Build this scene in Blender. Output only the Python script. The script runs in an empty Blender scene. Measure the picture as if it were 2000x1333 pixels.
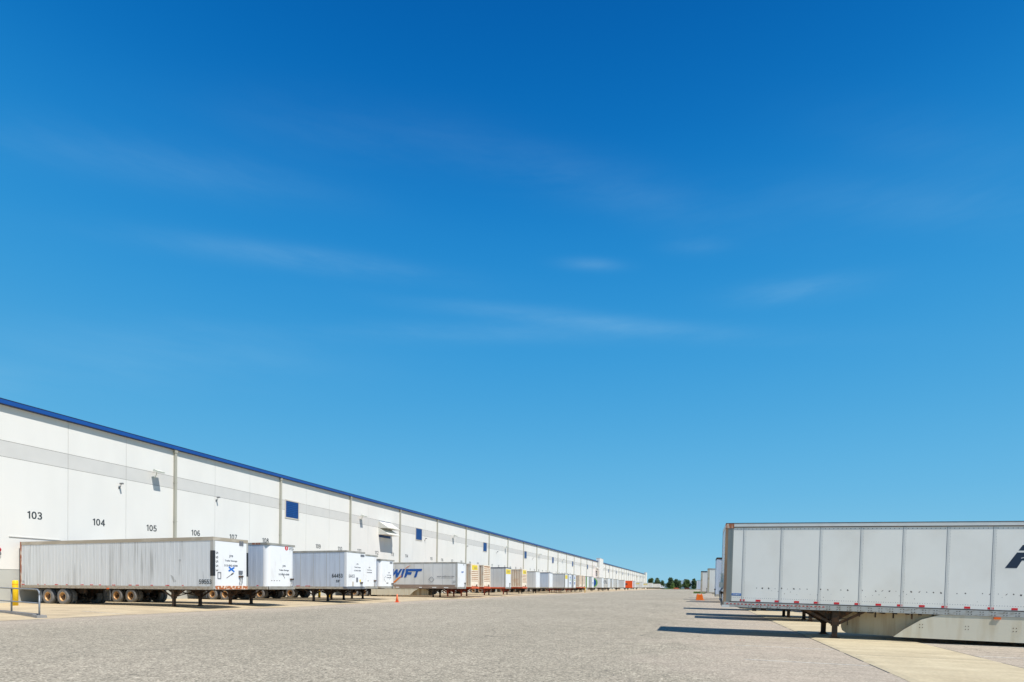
import bpy, bmesh, math, random
from mathutils import Vector, Matrix
random.seed(7)
SC = bpy.context.scene
COL = SC.collection
# ------------------------------------------------------------------ camera
FPX, YAW, PITCH, ROLL, CYP, CAMH = 1090.3, .3160, -.01647, .01652, 1159.8, 1.7406
fw = Vector((-math.sin(YAW), math.cos(YAW), 0)); rt = Vector((math.cos(YAW), math.sin(YAW), 0)); up = Vector((0, 0, 1))
f2 = fw*math.cos(PITCH)+up*math.sin(PITCH); u2 = up*math.cos(PITCH)-fw*math.sin(PITCH)
r3 = rt*math.cos(ROLL)+u2*math.sin(ROLL); u3 = u2*math.cos(ROLL)-rt*math.sin(ROLL)
cam = bpy.data.cameras.new("camera"); camo = bpy.data.objects.new("camera", cam); COL.objects.link(camo)
m = Matrix((r3, u3, -f2)).transposed().to_4x4(); m.translation = (0, 0, CAMH); camo.matrix_world = m
cam.sensor_width = 36; cam.sensor_fit = 'HORIZONTAL'; cam.lens = FPX/2000*36
cam.shift_y = (CYP-666.5)/2000; cam.clip_start = .1; cam.clip_end = 9000
SC.camera = camo
# ------------------------------------------------------------------ sun + sky
SUN_DIR = Vector((1.0, -.37, 1.68)).normalized()          # towards the sun
sd = bpy.data.lights.new("sun", 'SUN'); sd.energy = 4.3; sd.angle = math.radians(.5); sd.color = (1, .965, .91)
so = bpy.data.objects.new("sun", sd); COL.objects.link(so)
so.rotation_euler = (-SUN_DIR).to_track_quat('-Z', 'Y').to_euler(); so.location = SUN_DIR*60
SC.view_settings.view_transform = 'Standard'; SC.view_settings.look = 'None'
SC.view_settings.gamma = 1; SC.view_settings.exposure = .36
W = bpy.data.worlds.new("World"); SC.world = W; W.use_nodes = True
nt = W.node_tree; nt.nodes.clear()
def N(t, **k):
    n = nt.nodes.new(t)
    for a, b in k.items(): setattr(n, a, b)
    return n
L_ = lambda a, b: nt.links.new(a, b)
def MATH(op, a, b=None, c=None):
    n = N('ShaderNodeMath', operation=op)
    for i, v in enumerate((a, b, c)):
        if v is None: continue
        if isinstance(v, (int, float)): n.inputs[i].default_value = v
        else: L_(v, n.inputs[i])
    return n.outputs[0]
out = N('ShaderNodeOutputWorld'); bg = N('ShaderNodeBackground'); bg.inputs['Strength'].default_value = .1
sky = N('ShaderNodeTexSky', sky_type='NISHITA'); sky.sun_disc = False
sky.sun_elevation = math.asin(SUN_DIR.z); sky.sun_rotation = math.atan2(SUN_DIR.x, SUN_DIR.y)
sky.air_density = 1.0; sky.dust_density = .3; sky.ozone_density = 3
tc = N('ShaderNodeTexCoord'); sep = N('ShaderNodeSeparateXYZ'); L_(tc.outputs['Generated'], sep.inputs[0])
ramp = N('ShaderNodeValToRGB'); cr = ramp.color_ramp; cr.interpolation = 'B_SPLINE'
def s2l(c): return tuple(((v/255)/12.92 if v/255 <= .04045 else ((v/255+.055)/1.055)**2.4) for v in c)
SKYR = [(-.02, (152, 206, 230)), (.0, (150, 205, 230)), (.06, (128, 195, 228)), (.15, (104, 184, 228)), (.27, (78, 168, 222)),
        (.40, (52, 152, 216)), (.52, (30, 134, 206)), (.62, (6, 112, 190)), (.74, (0, 90, 168)), (1, (0, 72, 148))]
while len(cr.elements) > 1: cr.elements.remove(cr.elements[0])
for i, (p_, c_) in enumerate(SKYR):
    e = cr.elements[0] if i == 0 else cr.elements.new((p_+.02)/1.02)
    if i == 0: e.position = 0
    l = s2l(c_); e.color = (l[0], l[1], l[2], 1)
L_(MATH('DIVIDE', MATH('ADD', sep.outputs['Z'], .02), 1.02), ramp.inputs[0])
# thin cirrus: elongated wisps at fixed directions in the sky, broken up by stretched noise
def pxdir(x, y):
    return (f2+r3*((x-1000)/FPX)-u3*((y-CYP)/FPX)).normalized()
noi = N('ShaderNodeTexNoise'); noi.inputs['Scale'].default_value = 3.2; noi.inputs['Detail'].default_value = 10; noi.inputs['Roughness'].default_value = .66
mp = N('ShaderNodeMapping'); L_(tc.outputs['Generated'], mp.inputs[0]); mp.inputs['Scale'].default_value = (1.2, 1.2, 7.5)
mp.inputs['Rotation'].default_value = (.0, .18, 0); L_(mp.outputs[0], noi.inputs[0])
acc = None
WISPS = [((300, 468), (880, 545), 26, .62), ((560, 645), (1500, 655), 26, .42), ((820, 592), (1380, 650), 22, .60), ((1430, 580), (1680, 552), 26, .75), ((1100, 515), (1215, 520), 14, .55),
         ((-100, 245), (640, 380), 42, .34), ((380, 225), (1000, 300), 60, .16), ((900, 290), (1500, 450), 50, .28), ((1300, 480), (1420, 480), 20, .3),
         ((-200, 700), (700, 700), 80, .35), ((1500, 380), (2200, 425), 45, .28), ((1600, 240), (2100, 330), 50, .15), ((-100, 750), (60, 740), 40, .4)]
def DOT(v):
    n = N('ShaderNodeVectorMath', operation='DOT_PRODUCT'); L_(tc.outputs['Generated'], n.inputs[0]); n.inputs[1].default_value = v
    return n.outputs['Value']
for (a, b, wd, st) in WISPS:
    A, B = pxdir(*a), pxdir(*b); c = (A+B).normalized(); e1 = (B-A).normalized(); e2 = c.cross(e1).normalized()
    ha = (B-A).length*.5; hb = wd/FPX*.65
    u = MATH('DIVIDE', DOT(e1), ha); v = MATH('DIVIDE', DOT(e2), hb)
    r2 = MATH('ADD', MATH('MULTIPLY', u, u), MATH('MULTIPLY', v, v))
    g = MATH('MULTIPLY', MATH('EXPONENT', MATH('MULTIPLY', r2, -1.1)), st)
    g = MATH('MULTIPLY', g, MATH('GREATER_THAN', DOT(c), 0))
    acc = g if acc is None else MATH('ADD', acc, g)
nr = N('ShaderNodeMapRange'); L_(noi.outputs['Fac'], nr.inputs[0]); nr.inputs[1].default_value = .34; nr.inputs[2].default_value = .66; nr.inputs[3].default_value = .25; nr.inputs[4].default_value = 1.0
cf = MATH('MULTIPLY', MATH('MULTIPLY', acc, nr.outputs[0]), .21)
mixn = N('ShaderNodeMix', data_type='RGBA'); mixn.inputs[0].default_value = .985
sc10 = N('ShaderNodeVectorMath', operation='SCALE'); L_(ramp.outputs[0], sc10.inputs[0]); sc10.inputs['Scale'].default_value = 10*2**-.36
L_(sky.outputs[0], mixn.inputs[6]); L_(sc10.outputs[0], mixn.inputs[7])
mixc = N('ShaderNodeMix', data_type='RGBA'); L_(cf, mixc.inputs[0]); L_(mixn.outputs[2], mixc.inputs[6]); mixc.inputs[7].default_value = (3.8, 6.1, 7.2, 1)
L_(mixc.outputs[2], bg.inputs[0]); L_(bg.outputs[0], out.inputs[0])

# ------------------------------------------------------------------ materials
def newmat(name):
    M = bpy.data.materials.new(name); M.use_nodes = True
    t = M.node_tree; b = t.nodes['Principled BSDF']
    return M, t, b
def mat(name, col, rough=.5, metal=0, var=.0, scale=4, stretch=(1, 1, 1), col2=None, amt=.5, lo=.4, hi=.65, bump=0, detail=5):
    """plain paint plus a noise-driven second colour (dirt, rust, fading)"""
    M, t, b = newmat(name)
    b.inputs['Roughness'].default_value = rough; b.inputs['Metallic'].default_value = metal
    b.inputs['Base Color'].default_value = (*col, 1)
    if col2 is None: col2 = tuple(v*(1-var) for v in col)
    if var > 0 or col2 != col:
        tcn = t.nodes.new('ShaderNodeTexCoord'); mpn = t.nodes.new('ShaderNodeMapping'); mpn.inputs['Scale'].default_value = stretch
        nz = t.nodes.new('ShaderNodeTexNoise'); nz.inputs['Scale'].default_value = scale; nz.inputs['Detail'].default_value = detail
        mr = t.nodes.new('ShaderNodeMapRange'); mr.inputs[1].default_value = lo; mr.inputs[2].default_value = hi; mr.inputs[3].default_value = 0; mr.inputs[4].default_value = amt
        mx = t.nodes.new('ShaderNodeMix'); mx.data_type = 'RGBA'
        mx.inputs[6].default_value = (*col, 1); mx.inputs[7].default_value = (*col2, 1)
        t.links.new(tcn.outputs['Object'], mpn.inputs[0]); t.links.new(mpn.outputs[0], nz.inputs[0]); t.links.new(nz.outputs['Fac'], mr.inputs[0])
        t.links.new(mr.outputs[0], mx.inputs[0]); t.links.new(mx.outputs[2], b.inputs['Base Color'])
        if bump:
            bp = t.nodes.new('ShaderNodeBump'); bp.inputs['Strength'].default_value = bump; bp.inputs['Distance'].default_value = .02
            t.links.new(nz.outputs['Fac'], bp.inputs['Height']); t.links.new(bp.outputs[0], b.inputs['Normal'])
    return M
M_ = {}
M_['wall'] = mat('painted_wall', (.74, .72, .665), .75, var=.05, scale=.5, stretch=(1, 1, .4), amt=.8)
M_['band'] = mat('grey_wall_band', (.60, .585, .545), .75, var=.05, scale=.8, amt=.8)
M_['dado'] = mat('grey_wall_base', (.46, .46, .415), .8, var=.15, scale=.9, amt=.8)
M_['groove'] = mat('wall_joint', (.16, .15, .13), .9)
M_['bluetrim'] = mat('blue_gutter_paint', (.006, .085, .36), .35, var=.15, scale=.3, amt=.6)
M_['darktrim'] = mat('dark_drip_edge', (.01, .018, .06), .5)
M_['downspout'] = mat('beige_downspout', (.44, .42, .34), .5, var=.12, scale=1, stretch=(1, 1, .2), amt=.9)
M_['roof'] = mat('roof_membrane', (.6, .6, .58), .9, var=.1, scale=.2)
M_['bluewin'] = mat('blue_louvre', (.008, .05, .19), .4, var=.2, scale=2)
M_['frame'] = mat('beige_frame', (.55, .5, .42), .6)
M_['lampshell'] = mat('lamp_housing', (.62, .63, .55), .4)
M_['camgrey'] = mat('grey_bracket', (.18, .18, .18), .5)
M_['num'] = mat('dark_number_paint', (.035, .045, .05), .7)
M_['hood'] = mat('hood_metal', (.72, .70, .62), .45, var=.08, scale=1)
M_['dockdoor'] = mat('dock_door', (.35, .35, .34), .6, var=.15, scale=1)
M_['mudflap'] = mat('grey_mud_flap', (.13, .14, .15), .8, var=.3, scale=5)
M_['beigepost'] = mat('beige_post', (.46, .42, .32), .6, col2=(.3, .2, .1), scale=3, amt=.5, lo=.5)
M_['rubber'] = mat('black_rubber', (.012, .012, .013), .8, var=.3, scale=6)
M_['tyre'] = mat('tyre_rubber', (.13, .13, .13), .85, col2=(.24, .22, .20), scale=5, amt=.7, lo=.35)
M_['rim_rust'] = mat('rusty_rim', (.62, .38, .16), .5, .1, col2=(.30, .10, .03), scale=6, amt=.8, lo=.45)
M_['rim_white'] = mat('white_rim', (.75, .72, .66), .5, col2=(.35, .2, .08), scale=5, amt=.8, lo=.5)
M_['under'] = mat('black_chassis', (.022, .019, .016), .75, col2=(.10, .045, .02), scale=4, amt=.7, lo=.45)
M_['rustleg'] = mat('rusty_leg', (.035, .024, .016), .75, col2=(.17, .075, .03), scale=5, amt=.85, lo=.42)
M_['redleg'] = mat('red_oxide_chassis', (.30, .045, .02), .6, col2=(.12, .03, .015), scale=4, amt=.8)
M_['orangeframe'] = mat('orange_chassis', (.75, .12, .03), .5, col2=(.35, .06, .02), scale=3, amt=.7)
M_['rust'] = mat('rust_flaking', (.42, .13, .04), .85, col2=(.75, .62, .48), scale=7, amt=.95, lo=.5, hi=.58)
M_['rustpost'] = mat('rusty_post', (.32, .11, .05), .85, col2=(.55, .45, .36), scale=9, stretch=(1, 1, .25), amt=.9, lo=.52, hi=.6)
M_['alu'] = mat('dull_aluminium', (.42, .40, .35), .5, .25, col2=(.25, .22, .17), scale=2, stretch=(1, 1, 2), amt=.6)
M_['tanrail'] = mat('tan_top_rail', (.38, .325, .245), .55, col2=(.55, .50, .42), scale=.9, stretch=(1, 1, 3), amt=.6, lo=.5)
M_['alubright'] = mat('bright_aluminium', (.68, .67, .63), .4, .2, var=.12, scale=3)
M_['baserail'] = mat('cream_base_rail', (.50, .46, .38), .6, col2=(.26, .20, .13), scale=3, stretch=(1.5, 1, 5), amt=.7)
M_['baserail_grey'] = mat('grey_base_rail', (.40, .41, .39), .5, .2, col2=(.2, .17, .12), scale=3, stretch=(2, 1, 3), amt=.5, lo=.5)
M_['brownrail'] = mat('brown_base_rail', (.24, .17, .13), .6, col2=(.35, .28, .22), scale=2, stretch=(.5, 1, 3), amt=.7)
M_['oldside'] = mat('weathered_aluminium_side', (.66, .68, .69), .5, .0, col2=(.34, .34, .32), scale=2.0, stretch=(2.6, 1, .13), amt=.5, lo=.52, hi=.78, detail=8)
def streaks(M):
    t = M.node_tree; b = t.nodes['Principled BSDF']; src = b.inputs['Base Color'].links[0].from_socket
    tcn = t.nodes.new('ShaderNodeTexCoord'); a = t.nodes.new('ShaderNodeMapping'); a.inputs['Scale'].default_value = (9, 1, .22); t.links.new(tcn.outputs['Object'], a.inputs[0])
    n1 = t.nodes.new('ShaderNodeTexNoise'); n1.inputs['Scale'].default_value = 1; n1.inputs['Detail'].default_value = 4; t.links.new(a.outputs[0], n1.inputs[0])
    n2 = t.nodes.new('ShaderNodeTexNoise'); n2.inputs['Scale'].default_value = .33; n2.inputs['Detail'].default_value = 2; t.links.new(tcn.outputs['Object'], n2.inputs[0])
    r1 = t.nodes.new('ShaderNodeMapRange'); r1.inputs[1].default_value = .5; r1.inputs[2].default_value = .72; t.links.new(n1.outputs[0], r1.inputs[0])
    r2 = t.nodes.new('ShaderNodeMapRange'); r2.inputs[1].default_value = .45; r2.inputs[2].default_value = .62; r2.inputs[4].default_value = .75; t.links.new(n2.outputs[0], r2.inputs[0])
    mu = t.nodes.new('ShaderNodeMath'); mu.operation = 'MULTIPLY'; t.links.new(r1.outputs[0], mu.inputs[0]); t.links.new(r2.outputs[0], mu.inputs[1])
    mx = t.nodes.new('ShaderNodeMix'); mx.data_type = 'RGBA'; mx.inputs[7].default_value = (.22, .22, .21, 1); t.links.new(mu.outputs[0], mx.inputs[0]); t.links.new(src, mx.inputs[6]); t.links.new(mx.outputs[2], b.inputs['Base Color'])
streaks(M_['oldside'])
M_['blueside'] = mat('pale_blue_grey_side', (.56, .62, .70), .45, 0, col2=(.44, .48, .54), scale=2, stretch=(2, 1, .15), amt=.7, lo=.45)
M_['whiteside'] = mat('white_panel', (.78, .77, .71), .42, 0, col2=(.64, .61, .54), scale=1.3, stretch=(.7, 1, .5), amt=.5, lo=.45, hi=.75)
M_['whiteside2'] = mat('white_side_panel', (.70, .70, .68), .45, 0, col2=(.55, .54, .50), scale=1.1, stretch=(1, 1, .3), amt=.6)
M_['whitefront'] = mat('white_front_panel', (.80, .80, .79), .4, 0, col2=(.60, .56, .50), scale=2.2, stretch=(1, 1, .35), amt=.55, lo=.52, hi=.75)
M_['greyfront'] = mat('grey_front_post', (.46, .45, .41), .5, .1, var=.2, scale=2, stretch=(1, 1, .3), amt=.8)
M_['greenpost'] = mat('grey_green_corner_post', (.17, .20, .20), .55, .1, col2=(.27, .26, .22), scale=3, stretch=(1, 1, .2), amt=.6)
M_['tanpost'] = mat('tan_post', (.34, .23, .13), .6, col2=(.16, .09, .05), scale=2.5, stretch=(1, 1, .3), amt=.8, lo=.42)
M_['tape'] = mat('red_reflective_tape', (.62, .015, .02), .35)
M_['silvertape'] = mat('white_reflective_tape', (.80, .80, .78), .35)
M_['seam'] = mat('seam_grey', (.42, .43, .43), .5)
M_['tapepale'] = mat('pale_reflective_tape', (.60, .585, .50), .4)
M_['blackvinyl'] = mat('black_vinyl', (.018, .02, .024), .5, var=.4, scale=5)
M_['navy'] = mat('navy_vinyl', (.010, .022, .048), .4)
M_['blue'] = mat('blue_vinyl', (.004, .085, .36), .4)
M_['orangevinyl'] = mat('orange_vinyl', (.85, .22, .01), .4, col2=(.35, .05, .01), scale=1.2, amt=.6)
M_['yellow'] = mat('yellow_vinyl', (.85, .62, .01), .4, var=.15, scale=4)
M_['sticker'] = mat('blue_sticker', (.02, .14, .42), .4)
M_['green'] = mat('green_vinyl', (.18, .42, .08), .4)
M_['texgrey'] = mat('grey_lettering', (.15, .16, .18), .5)
M_['skirt'] = mat('weathered_skirt', (.62, .575, .45), .55, col2=(.47, .38, .23), scale=1.4, stretch=(2.5, 1, .35), amt=.6, lo=.48, hi=.72)
M_['skirt_in'] = mat('stained_inner_skirt', (.46, .38, .25), .6, col2=(.22, .12, .04), scale=1.6, stretch=(2.6, 1, .22), amt=.75, lo=.48, hi=.7)
M_['cont'] = mat('cream_container_rib', (.84, .74, .58), .6, col2=(.68, .42, .24), scale=1.5, amt=.5, lo=.5)
M_['contgroove'] = mat('rusty_container_groove', (.50, .27, .14), .7, var=.3, scale=2)
M_['orangebox'] = mat('orange_container', (.90, .10, .005), .45, var=.12, scale=.8)
M_['yellowpaint'] = mat('yellow_bollard', (.85, .55, .005), .45, var=.15, scale=3)
M_['galv'] = mat('galvanised_rail', (.24, .26, .28), .45, .3, var=.2, scale=5)
M_['kerb'] = mat('concrete_kerb', (.26, .25, .235), .85, var=.25, scale=5, bump=.3)
M_['orangeplastic'] = mat('orange_plastic', (1.0, .22, .012), .5, var=.15, scale=4)
M_['conered'] = mat('cone_orange', (1.0, .20, .07), .5)
M_['redlens'] = mat('red_lens', (.5, .005, .02), .3)
M_['amber'] = mat('amber_lens', (.8, .13, .01), .3)
M_['cable'] = mat('cable', (.03, .03, .03), .6)
M_['truckwhite'] = mat('truck_white', (.8, .8, .82), .25)
M_['glass'] = mat('dark_glass', (.02, .03, .04), .1)
M_['farwall'] = mat('far_building_wall', (.30, .40, .52), .7, var=.15, scale=.3)
M_['farwhite'] = mat('far_building_white', (.55, .62, .70), .7, var=.1, scale=.3)
M_['paint'] = mat('worn_line_paint', (.62, .57, .46), .8, col2=(.36, .33, .28), scale=9, amt=1.0, lo=.42, hi=.55)
M_['dashtape'] = mat('red_white_dashes', (.62, .015, .02), .4)
t_ = M_['dashtape'].node_tree; wv = t_.nodes.new('ShaderNodeTexWave'); wv.inputs['Scale'].default_value = 2.5; tq = t_.nodes.new('ShaderNodeTexCoord'); t_.links.new(tq.outputs['Object'], wv.inputs[0])
rq = t_.nodes.new('ShaderNodeValToRGB'); rq.color_ramp.interpolation = 'CONSTANT'; rq.color_ramp.elements[0].color = (.45, .05, .04, 1); rq.color_ramp.elements[1].position = .55; rq.color_ramp.elements[1].color = (.5, .48, .42, 1)
t_.links.new(wv.outputs['Fac'], rq.inputs[0]); t_.links.new(rq.outputs[0], t_.nodes['Principled BSDF'].inputs['Base Color'])
M_['bark'] = mat('bark', (.08, .06, .04), .9)
M_['bluetape'] = mat('blue_masking_tape', (.01, .15, .55), .6)
M_['scuff'] = mat('scuff_mark', (.10, .09, .08), .8)

def asphalt():
    M, t, b = newmat('aged_asphalt'); b.inputs['Roughness'].default_value = .95; b.inputs['Specular IOR Level'].default_value = .15
    g = t.nodes.new('ShaderNodeNewGeometry')
    def noise(scale, det=3, rough=.5, vec=None):
        n = t.nodes.new('ShaderNodeTexNoise'); n.inputs['Scale'].default_value = scale; n.inputs['Detail'].default_value = det; n.inputs['Roughness'].default_value = rough
        t.links.new(vec or g.outputs['Position'], n.inputs[0]); return n.outputs['Fac']
    def rng(v, a, b_, c, d):
        n = t.nodes.new('ShaderNodeMapRange'); t.links.new(v, n.inputs[0])
        for i, q in enumerate((a, b_, c, d)): n.inputs[i+1].default_value = q
        return n.outputs[0]
    def mul(a, b_):
        n = t.nodes.new('ShaderNodeMath'); n.operation = 'MULTIPLY'
        t.links.new(a, n.inputs[0])
        if isinstance(b_, float): n.inputs[1].default_value = b_
        else: t.links.new(b_, n.inputs[1])
        return n.outputs[0]
    def mix(f, c1, c2):
        n = t.nodes.new('ShaderNodeMix'); n.data_type = 'RGBA'; t.links.new(f, n.inputs[0])
        for i, c in ((6, c1), (7, c2)):
            if isinstance(c, tuple): n.inputs[i].default_value = (*c, 1)
            else: t.links.new(c, n.inputs[i])
        return n.outputs[2]
    big = rng(noise(.10, 4, .6), .36, .64, 0, 1); mid = rng(noise(.9, 4), .35, .65, 0, 1)
    base = mix(big, (.305, .268, .200), (.362, .315, .238)); base = mix(mul(mid, .35), base, (.275, .245, .185))
    sx = t.nodes.new('ShaderNodeSeparateXYZ'); t.links.new(g.outputs['Position'], sx.inputs[0])
    def add(a, b_):
        n = t.nodes.new('ShaderNodeMath'); n.operation = 'ADD'; n.use_clamp = True; t.links.new(a, n.inputs[0]); t.links.new(b_, n.inputs[1]); return n.outputs[0]
    wob = rng(noise(.5, 4), .3, .7, -1.6, 1.6)
    xw = t.nodes.new('ShaderNodeMath'); xw.operation = 'ADD'; t.links.new(sx.outputs[0], xw.inputs[0]); t.links.new(wob, xw.inputs[1])
    smooth = add(rng(xw.outputs[0], -1.5, 2.5, 0, 1), rng(xw.outputs[0], -21.5, -24.2, 0, 1))
    sm2 = t.nodes.new('ShaderNodeMapping'); sm2.inputs['Scale'].default_value = (.25, 2.2, 1); t.links.new(g.outputs['Position'], sm2.inputs[0])
    base = mix(smooth, base, (.41, .345, .265)); base = mix(mul(mul(smooth, rng(noise(1.0, 6, .6, sm2.outputs[0]), .42, .66, 0, 1)), .55), base, (.29, .25, .195))
    vo = t.nodes.new('ShaderNodeTexVoronoi'); vo.inputs['Scale'].default_value = 34; t.links.new(g.outputs['Position'], vo.inputs[0])
    sepc = t.nodes.new('ShaderNodeSeparateColor'); t.links.new(vo.outputs['Color'], sepc.inputs[0])
    stone = rng(sepc.outputs[0], 0, 1, .58, 1.42)
    fine = rng(noise(15, 3, .8), .3, .7, .62, 1.4)
    def lerp1(f, v):
        n = t.nodes.new('ShaderNodeMix'); n.data_type = 'FLOAT'; t.links.new(f, n.inputs[0]); n.inputs[2].default_value = 1.0; t.links.new(v, n.inputs[3]); return n.outputs[0]
    rough_y = rng(sx.outputs[1], 14, 50, .35, 1)          # the surfacing gets coarser further into the yard
    fac0 = mul(mul(stone, fine), mul(rng(noise(8.5, 2, .8), .33, .67, .84, 1.18), lerp1(rough_y, mul(rng(noise(3.0, 2, .9), .35, .65, .74, 1.28), rng(noise(1.1, 2, .9), .35, .65, .88, 1.13)))))
    one = t.nodes.new('ShaderNodeMix'); one.data_type = 'FLOAT'; t.links.new(mul(smooth, .55), one.inputs[0]); t.links.new(fac0, one.inputs[2]); one.inputs[3].default_value = 1.0; fac = one.outputs[0]
    vm = t.nodes.new('ShaderNodeVectorMath'); vm.operation = 'SCALE'; t.links.new(base, vm.inputs[0]); t.links.new(fac, vm.inputs['Scale'])
    # cracks
    v2 = t.nodes.new('ShaderNodeTexVoronoi'); v2.feature = 'DISTANCE_TO_EDGE'; v2.inputs['Scale'].default_value = .085
    wn = t.nodes.new('ShaderNodeTexNoise'); wn.inputs['Scale'].default_value = .6; wn.inputs['Detail'].default_value = 5; t.links.new(g.outputs['Position'], wn.inputs[0])
    va = t.nodes.new('ShaderNodeVectorMath'); va.operation = 'MULTIPLY_ADD'; t.links.new(wn.outputs['Color'], va.inputs[0]); va.inputs[1].default_value = (1.6, 1.6, 0); t.links.new(g.outputs['Position'], va.inputs[2])
    t.links.new(va.outputs[0], v2.inputs[0])
    line = rng(v2.outputs[0], .0, .0035, 1, 0)
    crack = mul(mul(line, rng(noise(.35, 3), .48, .6, 0, 1)), .65)
    fin = mix(crack, vm.outputs[0], (.10, .09, .075))
    t.links.new(fin, b.inputs['Base Color'])
    bp = t.nodes.new('ShaderNodeBump'); bp.inputs['Strength'].default_value = .45; bp.inputs['Distance'].default_value = .012
    t.links.new(fac, bp.inputs['Height']); t.links.new(bp.outputs[0], b.inputs['Normal'])
    return M
M_['asphalt'] = asphalt()
def concrete(name, c1, c2, stretch=(1, 1, 1), slab=4.25):
    M, t, b = newmat(name); b.inputs['Roughness'].default_value = .85
    g = t.nodes.new('ShaderNodeNewGeometry'); mp_ = t.nodes.new('ShaderNodeMapping'); mp_.inputs['Scale'].default_value = stretch
    t.links.new(g.outputs['Position'], mp_.inputs[0])
    n1 = t.nodes.new('ShaderNodeTexNoise'); n1.inputs['Scale'].default_value = .8; n1.inputs['Detail'].default_value = 8; n1.inputs['Roughness'].default_value = .6; t.links.new(mp_.outputs[0], n1.inputs[0])
    mr = t.nodes.new('ShaderNodeMapRange'); mr.inputs[1].default_value = .38; mr.inputs[2].default_value = .68; t.links.new(n1.outputs['Fac'], mr.inputs[0])
    mx = t.nodes.new('ShaderNodeMix'); mx.data_type = 'RGBA'; mx.inputs[6].default_value = (*c1, 1); mx.inputs[7].default_value = (*c2, 1); t.links.new(mr.outputs[0], mx.inputs[0])
    n2 = t.nodes.new('ShaderNodeTexNoise'); n2.inputs['Scale'].default_value = 14; n2.inputs['Detail'].default_value = 4; t.links.new(g.outputs['Position'], n2.inputs[0])
    m2 = t.nodes.new('ShaderNodeMapRange'); m2.inputs[1].default_value = .3; m2.inputs[2].default_value = .7; m2.inputs[3].default_value = .9; m2.inputs[4].default_value = 1.1; t.links.new(n2.outputs['Fac'], m2.inputs[0])
    vm = t.nodes.new('ShaderNodeVectorMath'); vm.operation = 'SCALE'; t.links.new(mx.outputs[2], vm.inputs[0]); t.links.new(m2.outputs[0], vm.inputs['Scale'])
    t.links.new(vm.outputs[0], b.inputs['Base Color'])
    return M
M_['apron'] = concrete('apron_concrete', (.57, .455, .28), (.40, .305, .19), (1, .5, 1))
M_['strip'] = concrete('strip_concrete', (.55, .46, .29), (.43, .35, .215), (.6, 1.4, 1))
M_['grass'] = mat('dry_grass', (.16, .19, .05), .95, col2=(.30, .26, .12), scale=.6, amt=.9)
def foliage(name, c1, c2):
    M, t, b = newmat(name); b.inputs['Roughness'].default_value = .7
    gi = t.nodes.new('ShaderNodeNewGeometry')
    mx = t.nodes.new('ShaderNodeMix'); mx.data_type = 'RGBA'; mx.inputs[6].default_value = (*c1, 1); mx.inputs[7].default_value = (*c2, 1)
    t.links.new(gi.outputs['Random Per Island'], mx.inputs[0]); t.links.new(mx.outputs[2], b.inputs['Base Color'])
    return M
M_['leaf_dark'] = foliage('dark_leaves', (.035, .075, .035), (.11, .17, .055))
M_['leaf_mid'] = foliage('mid_leaves', (.05, .10, .03), (.13, .19, .05))
M_['leaf_light'] = foliage('light_leaves', (.12, .2, .05), (.24, .34, .08))

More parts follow.
